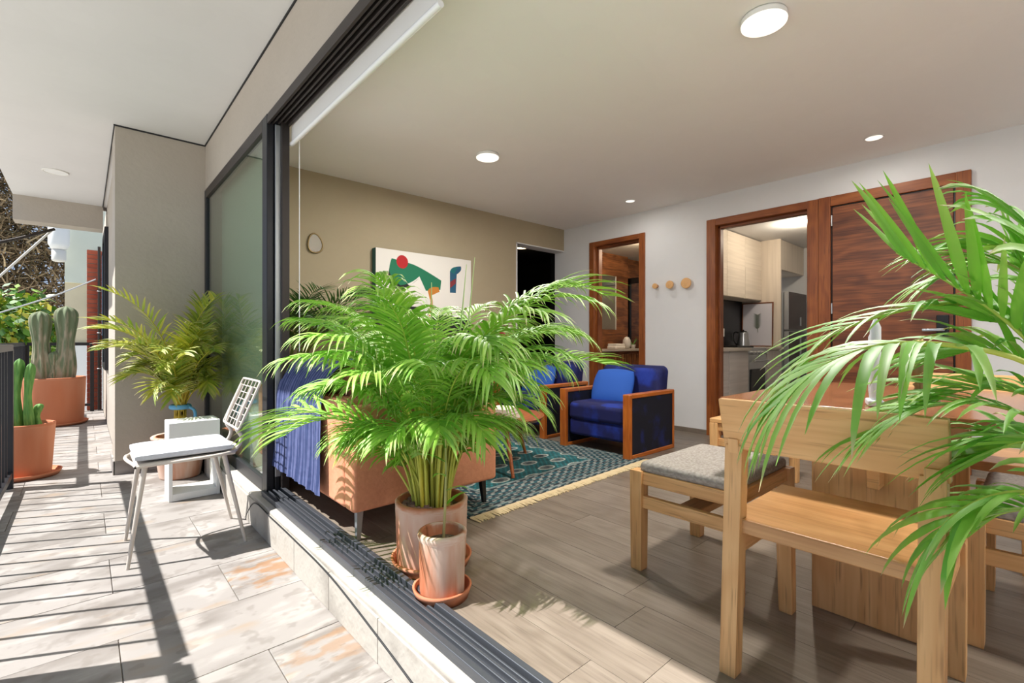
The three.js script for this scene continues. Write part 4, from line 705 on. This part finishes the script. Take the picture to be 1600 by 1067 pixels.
function leafBush(name, label, c, rad, n, size, cols, seed, trunk) {
  const r = rng(seed), t = thing(name, label, 'shrub', [c[0], -3.2, c[2]]), pos = [], col = [];
  for (let i = 0; i < n; i++) { const u = r() * 2 - 1, a = r() * 6.2832, q = Math.pow(r(), .4), s = Math.sqrt(1 - u * u), lump = .75 + .35 * Math.sin(a * 3 + u * 4 + seed); const p = V(Math.cos(a) * s * rad[0] * q * lump, u * rad[1] * q * lump + c[1] + 3.2, Math.sin(a) * s * rad[2] * q * lump); const d = V(r() - .5, r() - .7, r() - .5).normalize(), e = d.clone().cross(V(r() - .5, r(), r() - .5)).normalize(), k = size * (.6 + .8 * r()), cc = cols[(r() * cols.length) | 0];
    const A = p, B2 = p.clone().addScaledVector(d, k * .5).addScaledVector(e, k * .26), C = p.clone().addScaledVector(d, k), D2 = p.clone().addScaledVector(d, k * .5).addScaledVector(e, -k * .26); for (const v of [A, B2, C, A, C, D2]) { pos.push(v.x, v.y, v.z); col.push(...cc); } }
  const g = new THREE.BufferGeometry(); g.setAttribute('position', new THREE.Float32BufferAttribute(pos, 3)); g.setAttribute('color', new THREE.Float32BufferAttribute(col, 3)); g.computeVertexNormals(); const f = part('foliage', g, M.leaf, t); f.userData.kind = 'stuff';
  part('trunk', cyl(V(0, 0, 0), V(0, c[1] + 3.2, 0), .09, .05, 8), M.teak, t);
}
leafBush('leafy_shrub', 'bright green leafy shrub beyond the cactus pots', [-1.15, 1.25, -13.5], [.95, .75, .9], 5200, .17, [lin(98, 150, 40), lin(150, 186, 60), lin(66, 110, 36), lin(206, 196, 70)], 41);
leafBush('leafy_shrub', 'lower dark green shrub behind the far railing', [-1.5, .15, -11.7], [.9, .6, .65], 3600, .15, [lin(70, 110, 40), lin(100, 140, 50), lin(50, 84, 34)], 43);
function thicket(label, c, rad, n, seed) {
  const r = rng(seed), t = thing('dry_thicket', label, 'thicket', [c[0], -3.2, c[2]]), gs = [];
  for (let i = 0; i < n; i++) { const u = r() * 2 - 1, a = r() * 6.2832, q = Math.pow(r(), .4), s = Math.sqrt(1 - u * u), p = V(Math.cos(a) * s * rad[0] * q, c[1] + 3.2 + u * rad[1] * q, Math.sin(a) * s * rad[2] * q), d = V(r() - .5, r() - .25, r() - .5).normalize().multiplyScalar(.25 + r() * .5); const k = r(), cc = mix(lin(126, 104, 78), k > .6 ? lin(190, 168, 134) : lin(84, 76, 52), r()); gs.push(taper([p, p.clone().addScaledVector(d, .5).add(V((r() - .5) * .08, .03, (r() - .5) * .08)), p.clone().add(d)], .02 + .02 * r(), .005, cc, cc, 3)); }
  const m = part('branches', mergeGeometries(gs), M.twig, t); m.userData.kind = 'stuff'; part('trunk', cyl(V(0, 0, 0), V(.1, c[1] + 3.2, 0), .16, .08, 8), M.teak, t);
}
thicket('brown leafless thicket on the slope past the balcony', [-2.7, 3.9, -22.6], [2.9, 3.5, 1.6], 6500, 61);
thicket('dry brown scrub low behind the green shrub', [-2.3, .6, -26], [3.4, 2.7, 1.5], 5000, 63);
single('overhead_cable', [tube([V(-.3, 2.5, -9.05), V(-.75, 2.25, -8.9), V(-1.6, 1.9, -8.6)], .02, 20, 6)], M.darkbrown, 'thick dark cable slung from the far beam', 'cable');
single('guy_wire', [tube([V(-.32, 2.5, -9.1), V(-.9, 1.7, -9.1), V(-1.7, .6, -9.1)], .015, 20, 6)], M.offwhite, 'pale slanting guy wire beyond the balcony', 'cable');
single('overhead_cable', [tube([V(.15, 2.0, -10.6), V(-.3, 1.75, -10.9), V(-1.2, 1.35, -11.5)], .012, 20, 6)], M.silver, 'thin grey cable sagging past the neighbouring house', 'cable');
renderer.render(scene, camera);
